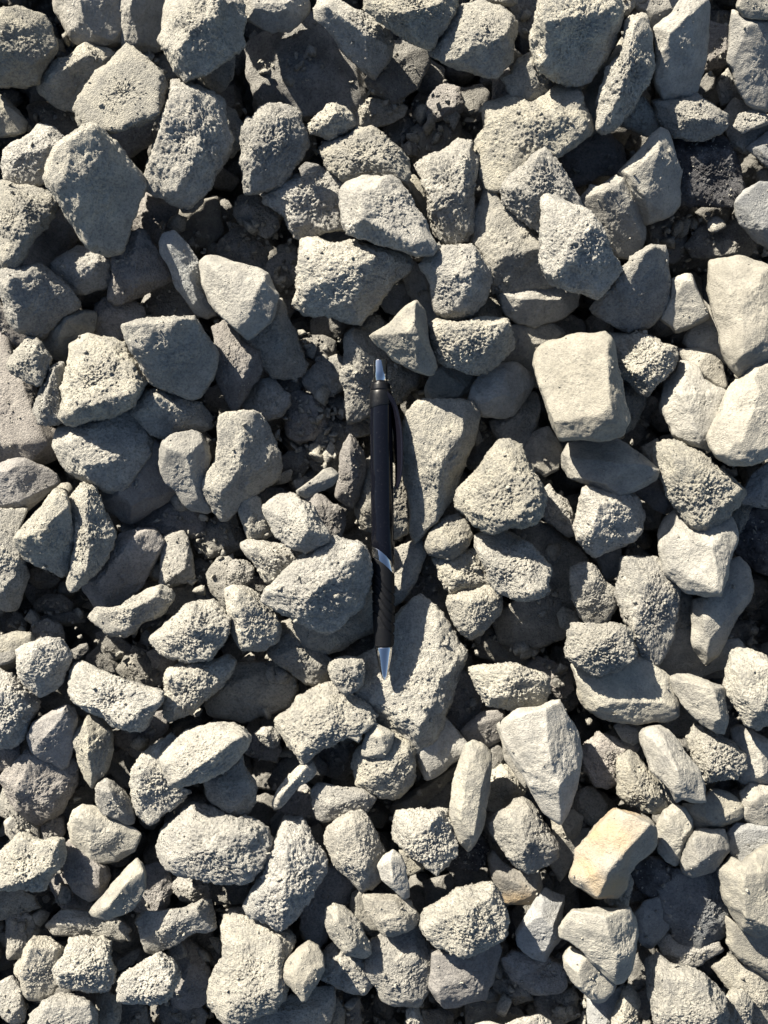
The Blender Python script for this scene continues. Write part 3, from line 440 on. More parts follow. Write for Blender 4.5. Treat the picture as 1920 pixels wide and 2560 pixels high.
smooth tiny grey corner|1.5|s|54,108 62,106 70,108 70,118 68,124 62,127 58,120|
purplish dim under|1.6|sn|80,70 86,66 94,62 100,68 104,74 104,80 99,84 92,80|
grey right-edge|2|mb|146,76 154,60 166,52 180,48 180,80 166,80 156,78|
dark striped right-edge|1.4|rk|144,104 150,88 160,80 180,80 180,118 164,120 150,112|
bright-cornered large warm rounded|3.2|sw|134,16 138,6 144,-2 152,-8 160,-16 172,-16 182,0 184,30 172,44 162,50 152,53 142,52 132,47 128,40 127,34 130,26|160,6,12 148,42,11 136,22,9 158,-8,9
dim grey strip|1.8|s|84,42 94,36 98,42 96,52 90,52|
dim grey recessed small|1.5|m|142,86 150,76 156,78 152,90 147,98|
brownish strip beside the chimney-like|1.6|m|108,132 116,138 118,146 116,154 108,158 104,160|
@0 1440
smooth dome half-seen by the left edge|1.8|m|-10,44 0,40 10,36 18,38 22,42 14,50 8,58 0,62 -10,60|
tiny bright flat lump|2.3|s|-6,52 0,50 8,48 11,52 8,56 0,58 -6,58|
chunky grey bright-left|2.5|m|10,48 18,44 24,42 30,40 37,41 42,44 47,49 46,56 42,66 40,70 34,74 27,78 20,74 14,68 11,60|13,56,9 22,46,8 24,70,7 18,62,9
long rugged slab-shaped|2.7|r|44,68 46,60 49,56 54,55 62,60 70,64 80,68 90,71 100,73 105,75 104,82 100,88 96,94 92,100 86,101 78,98 70,94 62,90 56,86 50,83 46,78|50,60,9 62,66,8 58,84,8 84,98,9 100,78,8 76,76,5
mauve-grey round-bellied|2.2|sn|18,104 22,96 28,92 36,88 42,85 48,86 49,94 48,104 46,116 44,123 40,125 34,120 26,118 20,112|42,88,6 46,98,5 26,108,6
narrow pear-shaped bright-spined|2.1|m|48,103 52,97 57,91 62,92 70,96 73,104 72,114 70,124 66,130 60,136 56,132 52,122 49,112|57,96,7 57,114,9 60,128,6
large weathered left-edge|2.3|r|-10,62 0,62 8,66 14,68 20,76 24,82 21,90 17,98 14,106 8,110 0,111 -10,112|6,72,9 10,90,9 0,100,9
dim greyish-brown left-edge|1.6|mn|-10,112 4,110 12,108 12,116 9,124 4,126 -10,126|
broad dusky lumpy|1.8|mn|2,132 8,126 16,118 20,112 28,118 38,126 46,118 49,126 48,134 44,142 40,150 34,154 26,160 18,156 12,148 6,142|12,138,8 34,150,7
large pale loaf-shaped elongated|2.9|m|102,118 106,112 114,106 122,100 132,97 142,95 150,95 158,99 162,105 160,112 154,118 146,124 138,130 128,134 116,138 110,136 106,128|106,120,8 140,100,8 158,105,8 128,124,11 112,134,7
scalloped shaded crescent-like|2.3|r|94,116 102,110 110,104 118,110 112,124 112,136 122,138 124,140 118,144 110,150 104,154 100,158 96,159 90,154 87,146 85,136 86,126 90,120|92,126,8 98,116,8 92,150,5
grey rock with sunlit lower half|2.2|m|131,132 138,128 146,124 156,116 158,124 162,130 166,137 165,146 162,152 154,156 146,154 138,146 133,138|142,138,6 160,140,7 150,152,6
rounded triangular grey|2.2|m|64,134 68,131 74,134 80,139 84,144 86,152 86,160 80,160 72,156 66,152 62,146 62,138|70,138,7 80,154,6
pale corner-lit lower|2|s|48,152 54,149 62,150 68,154 76,158 84,162 90,168 86,178 76,184 62,186 54,182 46,172 45,162|50,154,8 60,164,8
two-toned smaller rough triangle|2.3|r|107,90 108,80 109,70 110,61 118,56 128,58 138,56 146,52 152,56 150,62 144,68 140,74 132,80 124,88 116,92 110,94|112,66,8 130,62,9 112,86,7 136,72,7
dark warm boulder-like|1.2|mw|137,84 140,76 146,66 152,60 162,60 176,58 184,64 188,74 184,84 172,86 158,92 148,90 140,88|146,74,7
dim greenish angular beneath|.9|md|78,60 84,52 90,48 96,50 104,58 110,62 106,68 96,70 86,68|
small pale triangle|1.7|m|47,48 52,45 56,44 57,48 54,52 50,55 48,52|
dim cluster-like deep|.7|md|56,54 62,48 66,44 70,54 76,56 74,62 64,60|
low dark brown|.7|mn|64,38 72,36 80,42 86,48 80,52 72,54 66,48|
reddish flat dim|1.3|mn|97,50 104,46 112,44 114,54 108,60 100,58|
dim brown rounded|1|mn|76,102 84,98 96,92 104,90 106,100 98,108 90,116 82,112 78,108|
deep black pit-side|.3|md|74,116 84,114 88,124 86,136 78,134 72,126|
dim brown sliver|1|mn|24,84 34,80 44,78 46,84 36,88 26,92|
small dark brown chip|.7|mn|44,146 48,138 56,136 62,140 58,148 48,152|
small yellowish bottom-left|1.6|sw|3,160 6,156 11,156 15,162 16,168 8,172 4,166|
rough bright sloping left-edge|1.5|r|0,148 4,136 10,146 18,156 24,162 24,172 14,172 8,158 2,156|
dim grey lower|1.4|mn|27,160 34,154 40,158 41,166 36,172 28,170|
dark slope-filling|.4|md|26,60 50,90 54,96 48,100 40,84|
dim speckled lower-left cobble|1.2|md|22,32 30,28 38,32 40,40 34,42 24,42|
@427 1440
rounded dusty shelf-like|1.6|m|66,42 72,32 82,30 88,40 96,50 102,54 103,62 100,68 94,70 86,68 78,62 70,56 65,50|82,48,7 96,60,5
small round-headed rough|2.7|r|102,58 108,54 116,52 124,54 125,62 124,70 118,76 112,76 106,70 103,64|108,58,7 118,60,7
broad gritty shoulder-shaped|2.3|r|70,92 76,86 84,80 92,74 100,70 106,70 112,76 120,80 128,84 132,90 128,98 122,102 120,107 112,103 106,106 98,110 92,116 87,120 82,115 76,108 71,102 69,96|80,90,8 100,84,9 104,96,9 86,112,8 118,88,5
massive crumbly rock under the pen tip|1.9|r|118,72 124,56 134,50 144,36 152,24 161,19 172,28 179,37 184,46 188,53 185,62 180,72 177,84 174,95 170,105 164,111 154,107 146,102 138,96 132,88 128,81 121,77|132,79,8 172,74,9 146,56,6 160,100,9 176,58,7
small pyramid-shaped low|1.7|m|55,102 60,98 66,98 70,102 70,108 66,112 62,110 58,106|61,103,6
brown flat beside the low pyramid-shaped|1.2|mn|47,112 54,104 60,106 66,114 69,108 70,112 67,119 58,118 50,115|
narrow finger-like bright|2.4|m|65,148 69,138 74,132 80,126 86,121 92,120 94,127 90,132 84,136 78,142 72,150 67,152|70,144,5 88,124,5
grey L-shaped notch-lit|2.1|m|91,138 96,134 104,136 112,138 120,137 128,140 133,144 130,150 124,154 114,154 106,158 99,160 95,154 92,146|122,142,6 104,148,5
scooped bright-lipped|2.1|m|118,124 122,112 130,104 144,104 152,104 158,112 158,124 157,134 152,140 144,144 136,142 128,138 121,134|126,130,7 142,128,9 152,114,8
slate-like upright behind|2.5|s|124,108 126,100 132,94 138,98 145,102 143,112 139,118 130,118 124,116|136,104,5 139,114,5
dim olive lichen-toned|.7|mw|64,132 70,122 78,116 84,120 80,126 74,132 68,138|
dim mauve small|1.1|mn|92,120 96,116 101,122 100,128 94,128|
dark block-shaped shaded|.8|md|96,112 104,106 114,104 118,112 117,124 110,130 100,126|
small grey low-left|1.1|m|65,158 70,154 74,155 72,164 66,168|
dim grey slab low|1|m|72,164 76,156 86,160 92,166 88,172 74,172|
dim brown-black lying|1|mn|70,152 80,144 88,136 94,150 98,160 104,162 96,162 84,158|
small deep gap|.5|md|58,92 66,88 70,92 66,98 60,97|
dark brown dim wedge by the pen|.8|md|104,52 118,44 130,38 131,50 120,54 108,56|
@853 1440
flat-based wedge-shaped|1.8|s|49,110 56,104 63,90 70,98 78,106 81,112 76,118 68,124 62,129 56,131 53,126 50,118|52,114,6 58,122,5
tall smooth upright post-like|2.6|s|72,140 74,128 77,118 80,110 85,107 92,109 97,114 97,124 96,134 94,144 94,154 92,164 88,174 82,180 76,172 72,162 70,154|84,112,7 78,156,8 92,130,7 86,172,7
largest pale elongated faceted|3|sw|105,94 112,88 120,86 128,85 136,82 141,81 146,88 152,98 155,106 157,114 155,128 152,140 148,152 144,160 142,163 138,160 130,152 124,142 118,128 110,116 106,108 104,100|116,92,11 128,90,11 134,110,13 140,134,13 118,122,9 141,156,5
broad wing-shaped rough|2.4|r|84,60 92,58 102,57 114,57 122,60 130,63 135,66 136,74 132,82 124,85 112,87 102,86 94,84 90,76 86,68|92,62,7 110,62,9 110,80,8 128,68,6 98,78,8
small dark egg-shaped|1.3|sn|80,100 86,94 92,90 100,89 105,93 105,102 100,108 92,110 84,108|
small round grey|1.2|m|97,112 102,111 106,114 104,122 100,128 96,126|
dim mottled pentagonal|1.3|m|96,130 104,124 112,126 118,134 118,140 110,148 102,152 96,148|
dark mauve upright|.9|mn|68,78 76,62 82,68 88,80 90,90 84,96 76,98 69,92|
dark slab-like diagonal|.8|sd|34,150 42,142 54,136 66,128 74,124 70,134 62,144 48,152 38,156|
dim smooth half-buried|.9|s|54,148 62,138 72,134 71,150 64,154 56,152|
dark deep oval|.4|sd|88,44 98,36 112,38 122,46 120,56 108,56 92,52|
dark brown rounded with yellow pebble|.7|mn|122,60 128,54 136,56 146,64 148,72 140,78 136,72 130,64|
tiny yellow pebble-like|1.1|sw|137,68 140,66 144,67 145,71 141,72 138,71|
dim flat lower|1.3|s|93,162 96,156 101,152 100,162 104,172 96,172|
@1280 1440
encrusted nearly square|3.1|r|34,46 37,40 40,30 48,32 58,31 66,30 72,31 77,36 78,42 80,48 78,54 72,60 64,63 54,64 46,60 40,56 36,52|42,34,7 72,34,7 56,44,9 44,52,7
broad smooth bird-wing|2.3|s|41,58 48,58 60,60 74,54 80,52 90,56 98,64 104,72 108,82 107,90 100,94 90,93 80,95 70,94 58,91 50,86 45,78 43,70|48,66,8 58,84,9 84,82,8 104,86,5
white smooth sharp-edged|2.7|s|101,68 104,65 112,64 122,66 132,69 137,72 139,82 140,96 138,103 132,102 124,97 118,92 112,84 105,76|108,68,6 130,74,10 122,86,6 136,96,7
tall grainy broad-faced|2.7|m|137,70 140,58 142,48 148,46 156,48 164,52 172,60 178,74 174,90 166,98 158,101 152,97 146,88 140,78|144,58,8 168,60,8 162,90,8 150,76,9
bright rounded loaf-like|2.9|s|83,102 88,98 96,97 102,100 108,108 114,116 120,124 124,134 126,146 118,147 110,144 106,147 102,138 96,132 90,126 86,116 83,108|90,102,9 98,110,11 108,130,12 108,142,8
bumpy tan disc-like|2.4|r|113,104 118,96 126,98 136,104 144,108 150,116 151,124 146,130 138,132 128,132 122,126 117,116|122,102,7 140,112,9 128,124,9
small gritty rounded|2.1|r|69,128 70,118 76,114 82,118 88,128 94,132 98,142 100,150 94,154 84,152 74,146 70,140|74,122,7 86,142,9
encrusted half-buried knobbly|1.9|r|82,127 88,126 96,132 104,142 108,148 104,152 100,150 92,144 84,136|
orange-brown crumbly patchy|1.7|rn|46,112 52,106 56,102 64,106 74,108 80,112 72,122 69,132 62,136 54,134 48,124|
small crescent tucked|1.8|s|67,98 70,95 76,96 84,98 84,106 78,110 72,106|
smooth grey with curved lip|2.2|s|111,147 118,148 124,144 130,138 140,140 146,144 151,150 150,156 142,160 132,163 120,164 115,156|116,152,5 132,160,8 148,150,4
dim smooth grey background|1.3|s|90,54 98,42 106,34 116,34 120,44 132,46 142,40 146,46 140,56 130,60 118,64 104,66 96,62|
white-veined thin|2.1|s|142,100 148,97 156,102 164,106 172,110 174,124 166,136 158,135 150,134 146,130 152,124 150,114 144,108|160,108,6 162,128,6
smooth warm right-edge|2.2|sw|148,140 154,134 164,136 178,138 182,152 172,162 160,162 152,158 149,150|158,144,8
dim rusty gap|1.3|mw|96,94 108,92 114,90 119,94 112,102 102,102|
dim warm small|1.3|mw|44,140 52,138 60,148 59,154 52,160 44,156 40,150|
dim slab under pale elongated|1.8|s|-8,98 0,90 6,88 8,100 11,112 8,122 10,136 4,130 -4,118|
small dim mauve|1.3|mn|28,160 36,154 44,156 46,162 40,170 32,168|
deep dark corner|.4|md|112,62 128,60 136,62 136,66 124,66|
@0 1920
broken-faced bright sprawling|2.6|r|-8,60 0,55 8,46 14,42 22,46 28,48 34,46 40,46 41,54 40,62 36,68 30,74 28,78 20,79 14,78 6,80 0,80 -8,78|12,48,8 36,50,8 10,74,9 32,66,8
mauve two-faced with bright right edge|1.9|mn|42,52 48,46 54,52 62,60 68,64 70,70 68,76 64,82 57,84 50,80 46,74 42,66|62,64,8 64,76,8
pale pointed shard-like|2.7|s|89,58 93,63 95,70 94,78 91,84 86,92 80,96 70,98 60,97 57,93 64,85 72,76 80,67 86,61|78,80,9 91,68,7 68,92,7
small warm bright-dotted|1.3|mw|112,77 118,71 126,73 136,76 134,84 128,87 118,85|124,77,5
flat-lying bright-tipped lengthy|1.9|m|32,102 38,96 42,93 56,94 64,97 74,98 82,104 80,110 76,112 68,110 56,110 46,108 38,108 35,106|38,100,6 46,98,6
horned curved grey|2.1|m|90,98 94,93 102,94 116,92 124,90 130,86 135,87 138,94 138,104 132,107 126,106 118,110 110,116 100,120 94,118 92,110 90,106|130,92,9 94,112,6 110,102,6
warm grey squarish|2.2|mw|13,128 16,118 22,111 30,110 36,114 41,118 40,128 38,138 34,146 26,150 18,149 14,142 12,134|20,116,8 34,118,7 16,130,8
chunky speckled cube-like|2.5|r|42,118 46,111 56,110 66,110 71,114 72,124 75,132 74,138 70,144 62,144 52,142 44,143 38,140 35,132 38,124|46,116,9 40,132,9 68,118,7 58,132,11
pockmarked block-like|2.6|r|75,140 77,134 86,130 96,124 104,120 112,124 114,130 115,140 112,148 104,152 94,151 84,152 76,150|80,138,8 100,126,9 112,130,7 108,146,8 82,148,8
brown shaded rounded|1.2|mn|112,124 120,114 128,120 134,132 135,144 130,150 122,154 114,152 112,148 115,138|124,130,6
grey corner bottom-left|1.9|m|0,140 8,136 12,140 14,146 16,156 15,162 8,165 2,160 -4,150|
bright jagged bottom-edge|2.5|m|19,160 26,156 28,150 38,146 46,146 58,150 62,156 63,166 62,176 40,182 22,178 18,168|30,152,9 56,153,9 24,166,8 44,160,8
small bright-specked bottom|1.6|m|63,148 70,146 78,152 78,162 74,170 66,168 63,160|73,156,5
dim dark bottom|1|md|78,154 88,152 94,156 96,170 82,174 76,166|
dim dark bottom middle-left|.9|md|104,156 112,150 126,152 132,160 130,172 108,172|
upright grey stub-like|1.2|m|5,98 14,95 22,98 24,106 18,116 14,121 6,122|
low grey left-edge|1.2|m|0,82 12,80 20,84 24,90 18,92 10,96 0,97 -8,90|
dim mauve granular|1.3|mn|95,66 102,64 108,68 111,76 108,86 104,92 94,92 88,90 94,80|
dark reddish recessed|.9|mn|33,74 42,68 48,76 54,84 60,88 54,92 44,92 38,84|
small grey finger-shaped|1|m|76,124 84,119 90,117 88,124 80,130 75,132|
crumbly little|1.9|m|110,116 116,112 120,118 120,122 114,124 108,124|
dim warm round bottom|1|mw|16,146 22,150 34,144 42,142 44,146 36,150 28,152 20,150|
@427 1920
massive lumpy dome-backed|2.5|r|-9,46 -8,40 0,34 8,30 14,22 22,24 30,28 36,30 42,34 48,30 58,34 64,42 65,50 62,60 56,68 50,74 42,75 34,75 24,72 14,70 4,70 -4,66 -9,58|14,36,10 0,60,8 40,38,12 46,62,9 24,52,14 56,46,7
leaning sunlit heavy|2.4|r|74,32 84,32 90,40 94,50 100,58 100,66 94,76 90,86 82,96 74,103 66,104 56,98 50,94 47,88 52,80 58,70 62,58 66,46|70,48,12 82,50,12 56,84,10 72,84,13
long pitted foot-shaped|2.2|r|34,96 40,91 48,92 56,96 66,104 74,106 78,112 77,122 74,134 73,148 66,156 56,160 46,163 36,165 30,160 25,152 24,144 26,136 31,130 36,124 35,112 33,104|42,100,8 68,110,9 68,142,9 38,154,8
tan leaf-shaped|2.8|sw|90,112 96,116 99,122 100,130 96,138 92,144 88,151 85,152 81,146 76,142 72,136 73,128 78,121 84,116|86,122,7 79,136,7 92,130,6 86,142,5
mauve lumpy hidden|1.5|mn|94,70 104,66 112,70 118,76 118,82 114,88 106,96 102,104 102,110 96,113 90,110 85,102 86,94 90,82|100,96,6
warm tapered tooth-like|2.3|mw|108,34 116,29 125,28 130,38 134,48 139,54 136,62 135,72 130,78 124,79 118,74 110,66 104,58 101,50 102,40|111,42,10 118,36,10 124,62,12 112,56,9
small white crystal-like|2.9|s|134,64 138,57 144,53 149,56 152,64 154,76 155,84 151,86 144,78 136,72|142,59,7 145,74,6
tan pentagonal dimpled|2.6|mw|125,81 136,82 148,82 154,86 158,92 162,96 159,102 154,106 146,109 138,109 132,102 127,94|132,86,7 146,88,7 138,102,7 152,100,6
grey smooth peeping|1.8|s|118,82 124,80 128,86 130,96 134,104 126,104 119,98 117,90|
plump bright-fronted oval|2.5|m|100,90 106,88 112,90 118,96 124,104 130,114 130,120 124,124 114,122 108,116 104,110 100,102|108,100,9 118,114,9
grainy brownish band-lit|1.9|r|100,120 106,115 112,120 120,124 128,126 130,138 126,145 116,144 106,140 99,136|112,126,7 124,134,6
bluish bright-crested bottom|1.8|m|46,160 60,156 74,150 84,148 92,142 102,143 103,154 100,166 96,176 60,178 44,170|92,156,8 76,166,6
dim grey bottom|1.3|m|101,152 108,150 112,158 111,168 102,172|
dark upright bottom|1|md|113,148 121,147 123,156 123,170 114,170|
tiny dusty pillar-like|1.4|m|91,40 96,37 100,42 99,48 95,52 91,48|
dim sooty hollow|.7|md|24,104 34,120 30,130 22,124 18,112|
deep-lying slate-dark|.5|md|26,74 40,76 50,74 46,86 34,88 26,84|
@853 1920
crusty heart-shaped|2.6|r|33,36 36,28 44,29 54,26 62,27 68,28 72,36 75,44 74,54 70,60 66,64 62,70 58,66 50,60 42,54 38,50 33,44|40,34,9 60,32,10 46,46,11 66,50,6
squat pale domed|2.6|m|94,34 100,30 106,26 112,21 118,18 122,20 126,26 130,34 136,42 142,52 140,58 134,62 126,66 120,68 114,64 108,58 102,50 96,42|104,34,10 120,24,10 120,54,12 138,54,6 116,40,13
dark grainy supporting|1.7|rk|66,62 72,52 78,46 90,44 94,52 92,62 88,66 80,64 72,66|
small pale tucked|1.9|s|38,54 44,54 50,60 54,64 48,68 42,69|
orange-tinged triangular|2|so|96,58 100,54 106,62 114,67 122,68 128,66 130,76 130,84 126,88 116,88 106,88 102,78 98,68|104,70,6 126,82,6
big round-backed grey frosted|2.9|r|50,98 54,92 60,88 68,82 73,78 80,78 88,76 96,76 100,79 104,84 106,92 108,102 106,110 100,114 92,119 82,121 72,120 62,116 56,110 50,104|74,84,9 96,84,10 62,100,9 86,108,10 80,94,14
grey diamond-topped broad|2|m|17,124 20,112 28,108 38,104 48,104 56,116 60,122 60,132 56,146 50,154 44,154 34,153 26,150 20,140 17,132|24,132,7 48,118,7 40,146,8
mauve square with triangular light patch|2.1|sn|60,118 72,116 84,120 100,114 103,118 100,130 97,140 94,150 86,150 76,153 68,155 62,150 58,142 60,130|66,146,8 90,144,8 84,126,7
grainy mauve saucer-shaped|1.7|rn|106,124 114,120 124,124 134,122 142,128 145,136 144,142 136,146 124,146 114,138 108,130|
blue-grey fang-shaped light-marked|2.1|sb|114,106 120,98 126,86 132,80 144,84 142,96 143,108 138,116 132,125 124,122 118,118 114,113|126,98,7 138,100,8 132,118,6
small rough spire-like bottom|1.6|r|43,158 47,154 50,156 52,164 54,172 44,172|47,158,4
rough-crowned bottom-edge|1.8|r|90,166 98,164 106,168 118,162 126,160 134,166 132,176 100,180|
dim dark triangular|1|md|97,134 104,124 112,134 118,142 122,148 112,152 102,144|
dark slate-like bottom|.8|sd|82,154 96,150 110,154 116,160 104,168 84,166|
dark smooth recessed small|.8|sd|54,74 62,72 70,70 72,76 64,84 56,88|
dark olive sunken|.6|mn|72,66 82,64 93,66 92,74 82,76 74,74|
small bright-ended|1.6|sw|136,32 140,30 150,28 156,32 154,40 150,46 144,46 138,42|148,42,4
dim grey back slab|1.5|s|139,46 148,42 160,40 156,50 150,58 146,68 142,72 136,62|
dim long grey sloping|1.5|sn|98,58 94,50 96,46 100,56 102,70 102,80 99,76|
dark low bottom|.7|md|54,158 64,156 72,160 72,170 56,172|
dark mottled bottom-right|.8|md|126,150 138,146 150,150 152,160 140,166 128,160|
@1280 1920
orange-stained brick-shaped|3.1|so|37,70 41,60 42,52 50,44 58,34 66,26 72,27 80,31 90,34 94,39 94,50 88,56 80,62 76,68 74,78 70,84 64,84 54,85 46,78 38,74|65,31,10 88,38,14 64,64,15 55,82,10 42,68,8
rough grey wedge beneath the orange-stained|2.3|r|60,86 66,72 74,66 78,74 76,84 75,91 68,90|
dark slate rounded|2|mk|78,66 84,60 92,58 98,59 104,64 106,70 104,77 96,82 91,84 84,80 79,72|
small dim brown flat|1.6|mn|76,82 84,78 92,84 88,86 78,87|
pale upright boxy|2.3|s|94,38 98,28 104,24 112,26 117,34 116,44 112,52 110,58 106,63 100,60 95,54|100,32,7 110,46,8
smooth pale faceted cobble-like|2.5|s|109,62 112,50 118,40 122,38 128,40 138,40 141,50 141,54 136,60 132,66 124,69 116,71 110,68|118,46,9 122,60,11 132,48,7
large dark striated|1.8|mg|96,74 104,68 116,68 128,64 134,68 138,84 140,96 138,106 132,110 126,114 124,118 114,114 106,108 101,98 98,86|
blue-grey smooth oblong|1.9|sb|80,94 86,88 98,84 101,94 101,104 96,110 90,116 84,114 80,106|
pale sharply creased hatchet-shaped|3|s|31,104 36,96 40,92 50,92 58,92 66,92 76,90 80,96 82,108 80,120 78,132 74,138 68,140 60,134 52,126 46,118 38,112 32,110|40,95,9 59,97,14 66,120,13 66,134,8 46,110,8
pale wedge under the hatchet-shaped|2.5|s|33,122 38,116 46,120 54,128 62,136 68,140 66,146 60,152 54,152 46,146 38,138 34,130|40,128,9 48,122,9 46,142,8
flat warm-brown|1.7|mw|95,112 102,108 112,114 122,118 132,112 135,118 130,122 122,127 110,129 103,124 98,118|108,122,4
large smooth S-curved right-edge|2.6|s|134,66 142,58 150,62 158,54 170,48 182,56 182,100 168,108 158,110 150,106 144,98 138,86 135,76|148,68,11 152,96,11 162,70,11 168,102,9
blue-grey smooth right-edge|2.2|sb|137,46 146,36 158,36 172,34 180,46 170,56 160,60 150,63 142,56|
shadowed smooth right-edge|2|s|140,96 146,102 156,110 168,108 182,104 184,136 170,140 160,132 148,124 140,114|
massive rough bottom-right|2.7|r|88,126 96,121 104,128 112,130 122,132 130,138 136,146 140,156 140,172 128,182 100,184 92,166 90,150 88,138|100,132,11 124,136,10 98,160,10 132,158,10
shaded bluish bottom|1.7|sb|50,150 58,152 66,146 72,140 72,152 68,162 64,172 54,176 50,164|
rough knobbly upright|2.2|r|70,150 72,143 76,140 82,148 83,154 80,160 84,166 80,174 66,174 64,162 68,156|75,148,6 72,164,6
rough lit bottom-right|2.3|r|138,150 142,144 150,144 156,152 154,160 156,170 142,174 138,162|146,150,6
shadowed bottom-right corner|1.7|m|132,130 142,124 154,130 164,136 172,150 166,164 156,164 150,150 140,142|
dim brown gap-lying|.9|mn|82,146 90,142 92,152 88,162 80,158|
dark deep under the hatchet-shaped|.7|md|78,128 84,116 88,126 90,140 84,144 76,142|"""
U = 640/165.9            # photo pixels per traced unit
LAYER = .0165
# stones whose upper face leans from the sun (-) or towards it (+)
LEAN = {'-': '''broad smooth grey cornered;upright smooth grey slab-like;flat dusty grey;rounded smooth grey;big grey shield-shaped flat;dull mauve-grey angular;small brick-shaped ridged;long slim bluish;dull-sided bright-rimmed;smooth grey blocky;large grey bright-topped fan-shaped;dusty lumpy oval;large long-necked mauve-grey;smooth curved bean-like;huge mauve-grey tucked;smooth flat lobed;broad grey slanting;smooth grey slab behind the long narrow;tall smooth column-like;smooth oval-headed angular grey;plain smooth grey five-sided;smooth bluish edge;large smooth corner;broad dull arrowhead-shaped;smooth dark leaf-shaped;flat smooth recessed grey;smooth egg-shaped slanted;small smooth dim oval;large blocky square-cornered;small grainy dark;tall blue-grey slab right of the pen;mauve-grey round-bellied;broad dusky lumpy;rounded triangular grey;dull grey teardrop-like;grey right-edge;flat grey slab beneath;small dark egg-shaped;large dark striated;blue-grey smooth oblong;dark slate rounded;grainy mauve saucer-shaped;mauve square with triangular light patch;shadowed smooth right-edge;small smooth trapezoid;small grey half-covered;dim mauve upright;large dusty mauve elongated;grey mid-sized left-edge;small rounded blue-grey;bright-topped tilted square;mauve lumpy hidden;dim smooth grey background;dim grey back slab;blue-grey fang-shaped light-marked;speckled grey wedge-shaped;flat-sided grey under the pen cap''',
'+': '''big kite-shaped pitted bright;knobbly pale lying;large faceted wedge-like pale;very large pitted bright bulky;bright diamond-shaped smooth;large smooth pale block;coarse crumb-covered;tall warm-tinted craggy;pale saddle-shaped;bright-cornered large warm rounded;roughly triangular crusty gravelly;smooth curved crescent-like;smooth pale semicircular;large pale loaf-shaped elongated;encrusted nearly square;white smooth sharp-edged;tall grainy broad-faced;bright rounded loaf-like;bumpy tan disc-like;squat pale domed;crusty heart-shaped;big round-backed grey frosted;long pitted foot-shaped;leaning sunlit heavy;massive lumpy dome-backed;broken-faced bright sprawling;pale pointed shard-like;pockmarked block-like;tan pentagonal dimpled;tan leaf-shaped;long rugged slab-shaped;round pale rough;egg-shaped grainy;small bright slab-like tilted;massive rough bottom-right;bright jagged bottom-edge;elongated half-shaded oblong;long scooped bench-like;broad gritty shoulder-shaped;small bright knobbly;narrow rough strip-like;bright-shouldered rough;chunky speckled cube-like;small round-headed rough;large coarse-faced leaning'''}
LEANS = {n: k for k, t in LEAN.items() for n in t.split(';')}

rows = []; ox = oy = 0
for line in DATA.strip().split('\n'):
    line = line.strip()
    if not line: continue
    if line[0] == '@': ox, oy = map(int, line[1:].split()); continue
    look, lay, kt, outl, ap = line.split('|')
    P3 = [[float(a) for a in t.split(',')] for t in outl.split()]
    A3 = [[float(a) for a in t.split(',')] for t in ap.split()]
    px = [(ox+p[0]*U, oy+p[1]*U) for p in P3]
    x = np.array(px); xn = np.roll(x, -1, 0); area = abs((x[:, 0]*xn[:, 1]-xn[:, 0]*x[:, 1]).sum()/2)
    rows.append(dict(look=look, lay=float(lay), kind=kt[0], tint=kt[1:], px=px, zs=[(p[2] if len(p) > 2 else 0) for p in P3],
        ap=[(ox+a[0]*U, oy+a[1]*U, a[2]) for a in A3], area=area, c=x.mean(0)))
score = sorted(rows, key=lambda q: -q['area']*(1 if q['lay'] > 1.0 else .5))
MAXT = 296
for q in score[MAXT:]: q['rest'] = True

def build(q, idx):
    z = (q['lay']-3)*LAYER - max(0, 1.5-q['lay'])*.003
    cx, cy = np.array(q['px']).mean(0); O = at(cx, cy, z)
    w = CAM-O; w /= np.linalg.norm(w)
    u = np.array([1., 0, 0]); u -= u.dot(w)*w; u /= np.linalg.norm(u); v = np.cross(w, u)
    def loc(px, py):
        d = ray(px, py); t = (O-CAM).dot(w)/d.dot(w); p = CAM+d*t-O; return p.dot(u), p.dot(v)
    o2 = [loc(*p) for p in q['px']]; um = U*S
    ap = [(*loc(a[0], a[1]), a[2]*um*HS) for a in q['ap']]
    r = np.random.default_rng(1000+idx)
    zo = [zz*um*HS for zz in q['zs']]
    g_ = {'+': .33, '-': -.30}.get(LEANS.get(q['look']), 0); sx, sy = -ld.x/math.cos(e), -ld.y/math.cos(e)
    lv = .85/w[2]                                   # stones lie level in the heap, not facing the viewer
    sl = lambda a, b: -g_*(a*sx+b*sy) - lv*(u[2]*a+v[2]*b)
    m2 = np.mean(o2, 0); grow = 1.2 if q['lay'] < 1.5 else 1.12 if q['lay'] < 2 else 1.05 if q['lay'] < 2.4 else 1.0
    o2 = [tuple(m2+(np.array(p)-m2)*grow) for p in o2]
    zo = [z_+sl(p[0]-m2[0], p[1]-m2[1]) for z_, p in zip(zo, o2)]; ap = [(a, b, max(h_, .0) + sl(a-m2[0], b-m2[1])) for a, b, h_ in ap]
    size = math.sqrt(q['area'])*S
    level = 6 if size > .019 and q['lay'] > 1.4 else 5 if size > .008 else 4
    if q.get('rest'): level = 4
    vv, ff = stone_shape(o2, zo, ap, q['kind'], r, level if not FAST else min(level, 5))
    M = np.eye(4); M[:3, 0] = u; M[:3, 1] = v; M[:3, 2] = w; M[:3, 3] = O
    return vv, ff, M
HS = 1.8; FAST = False

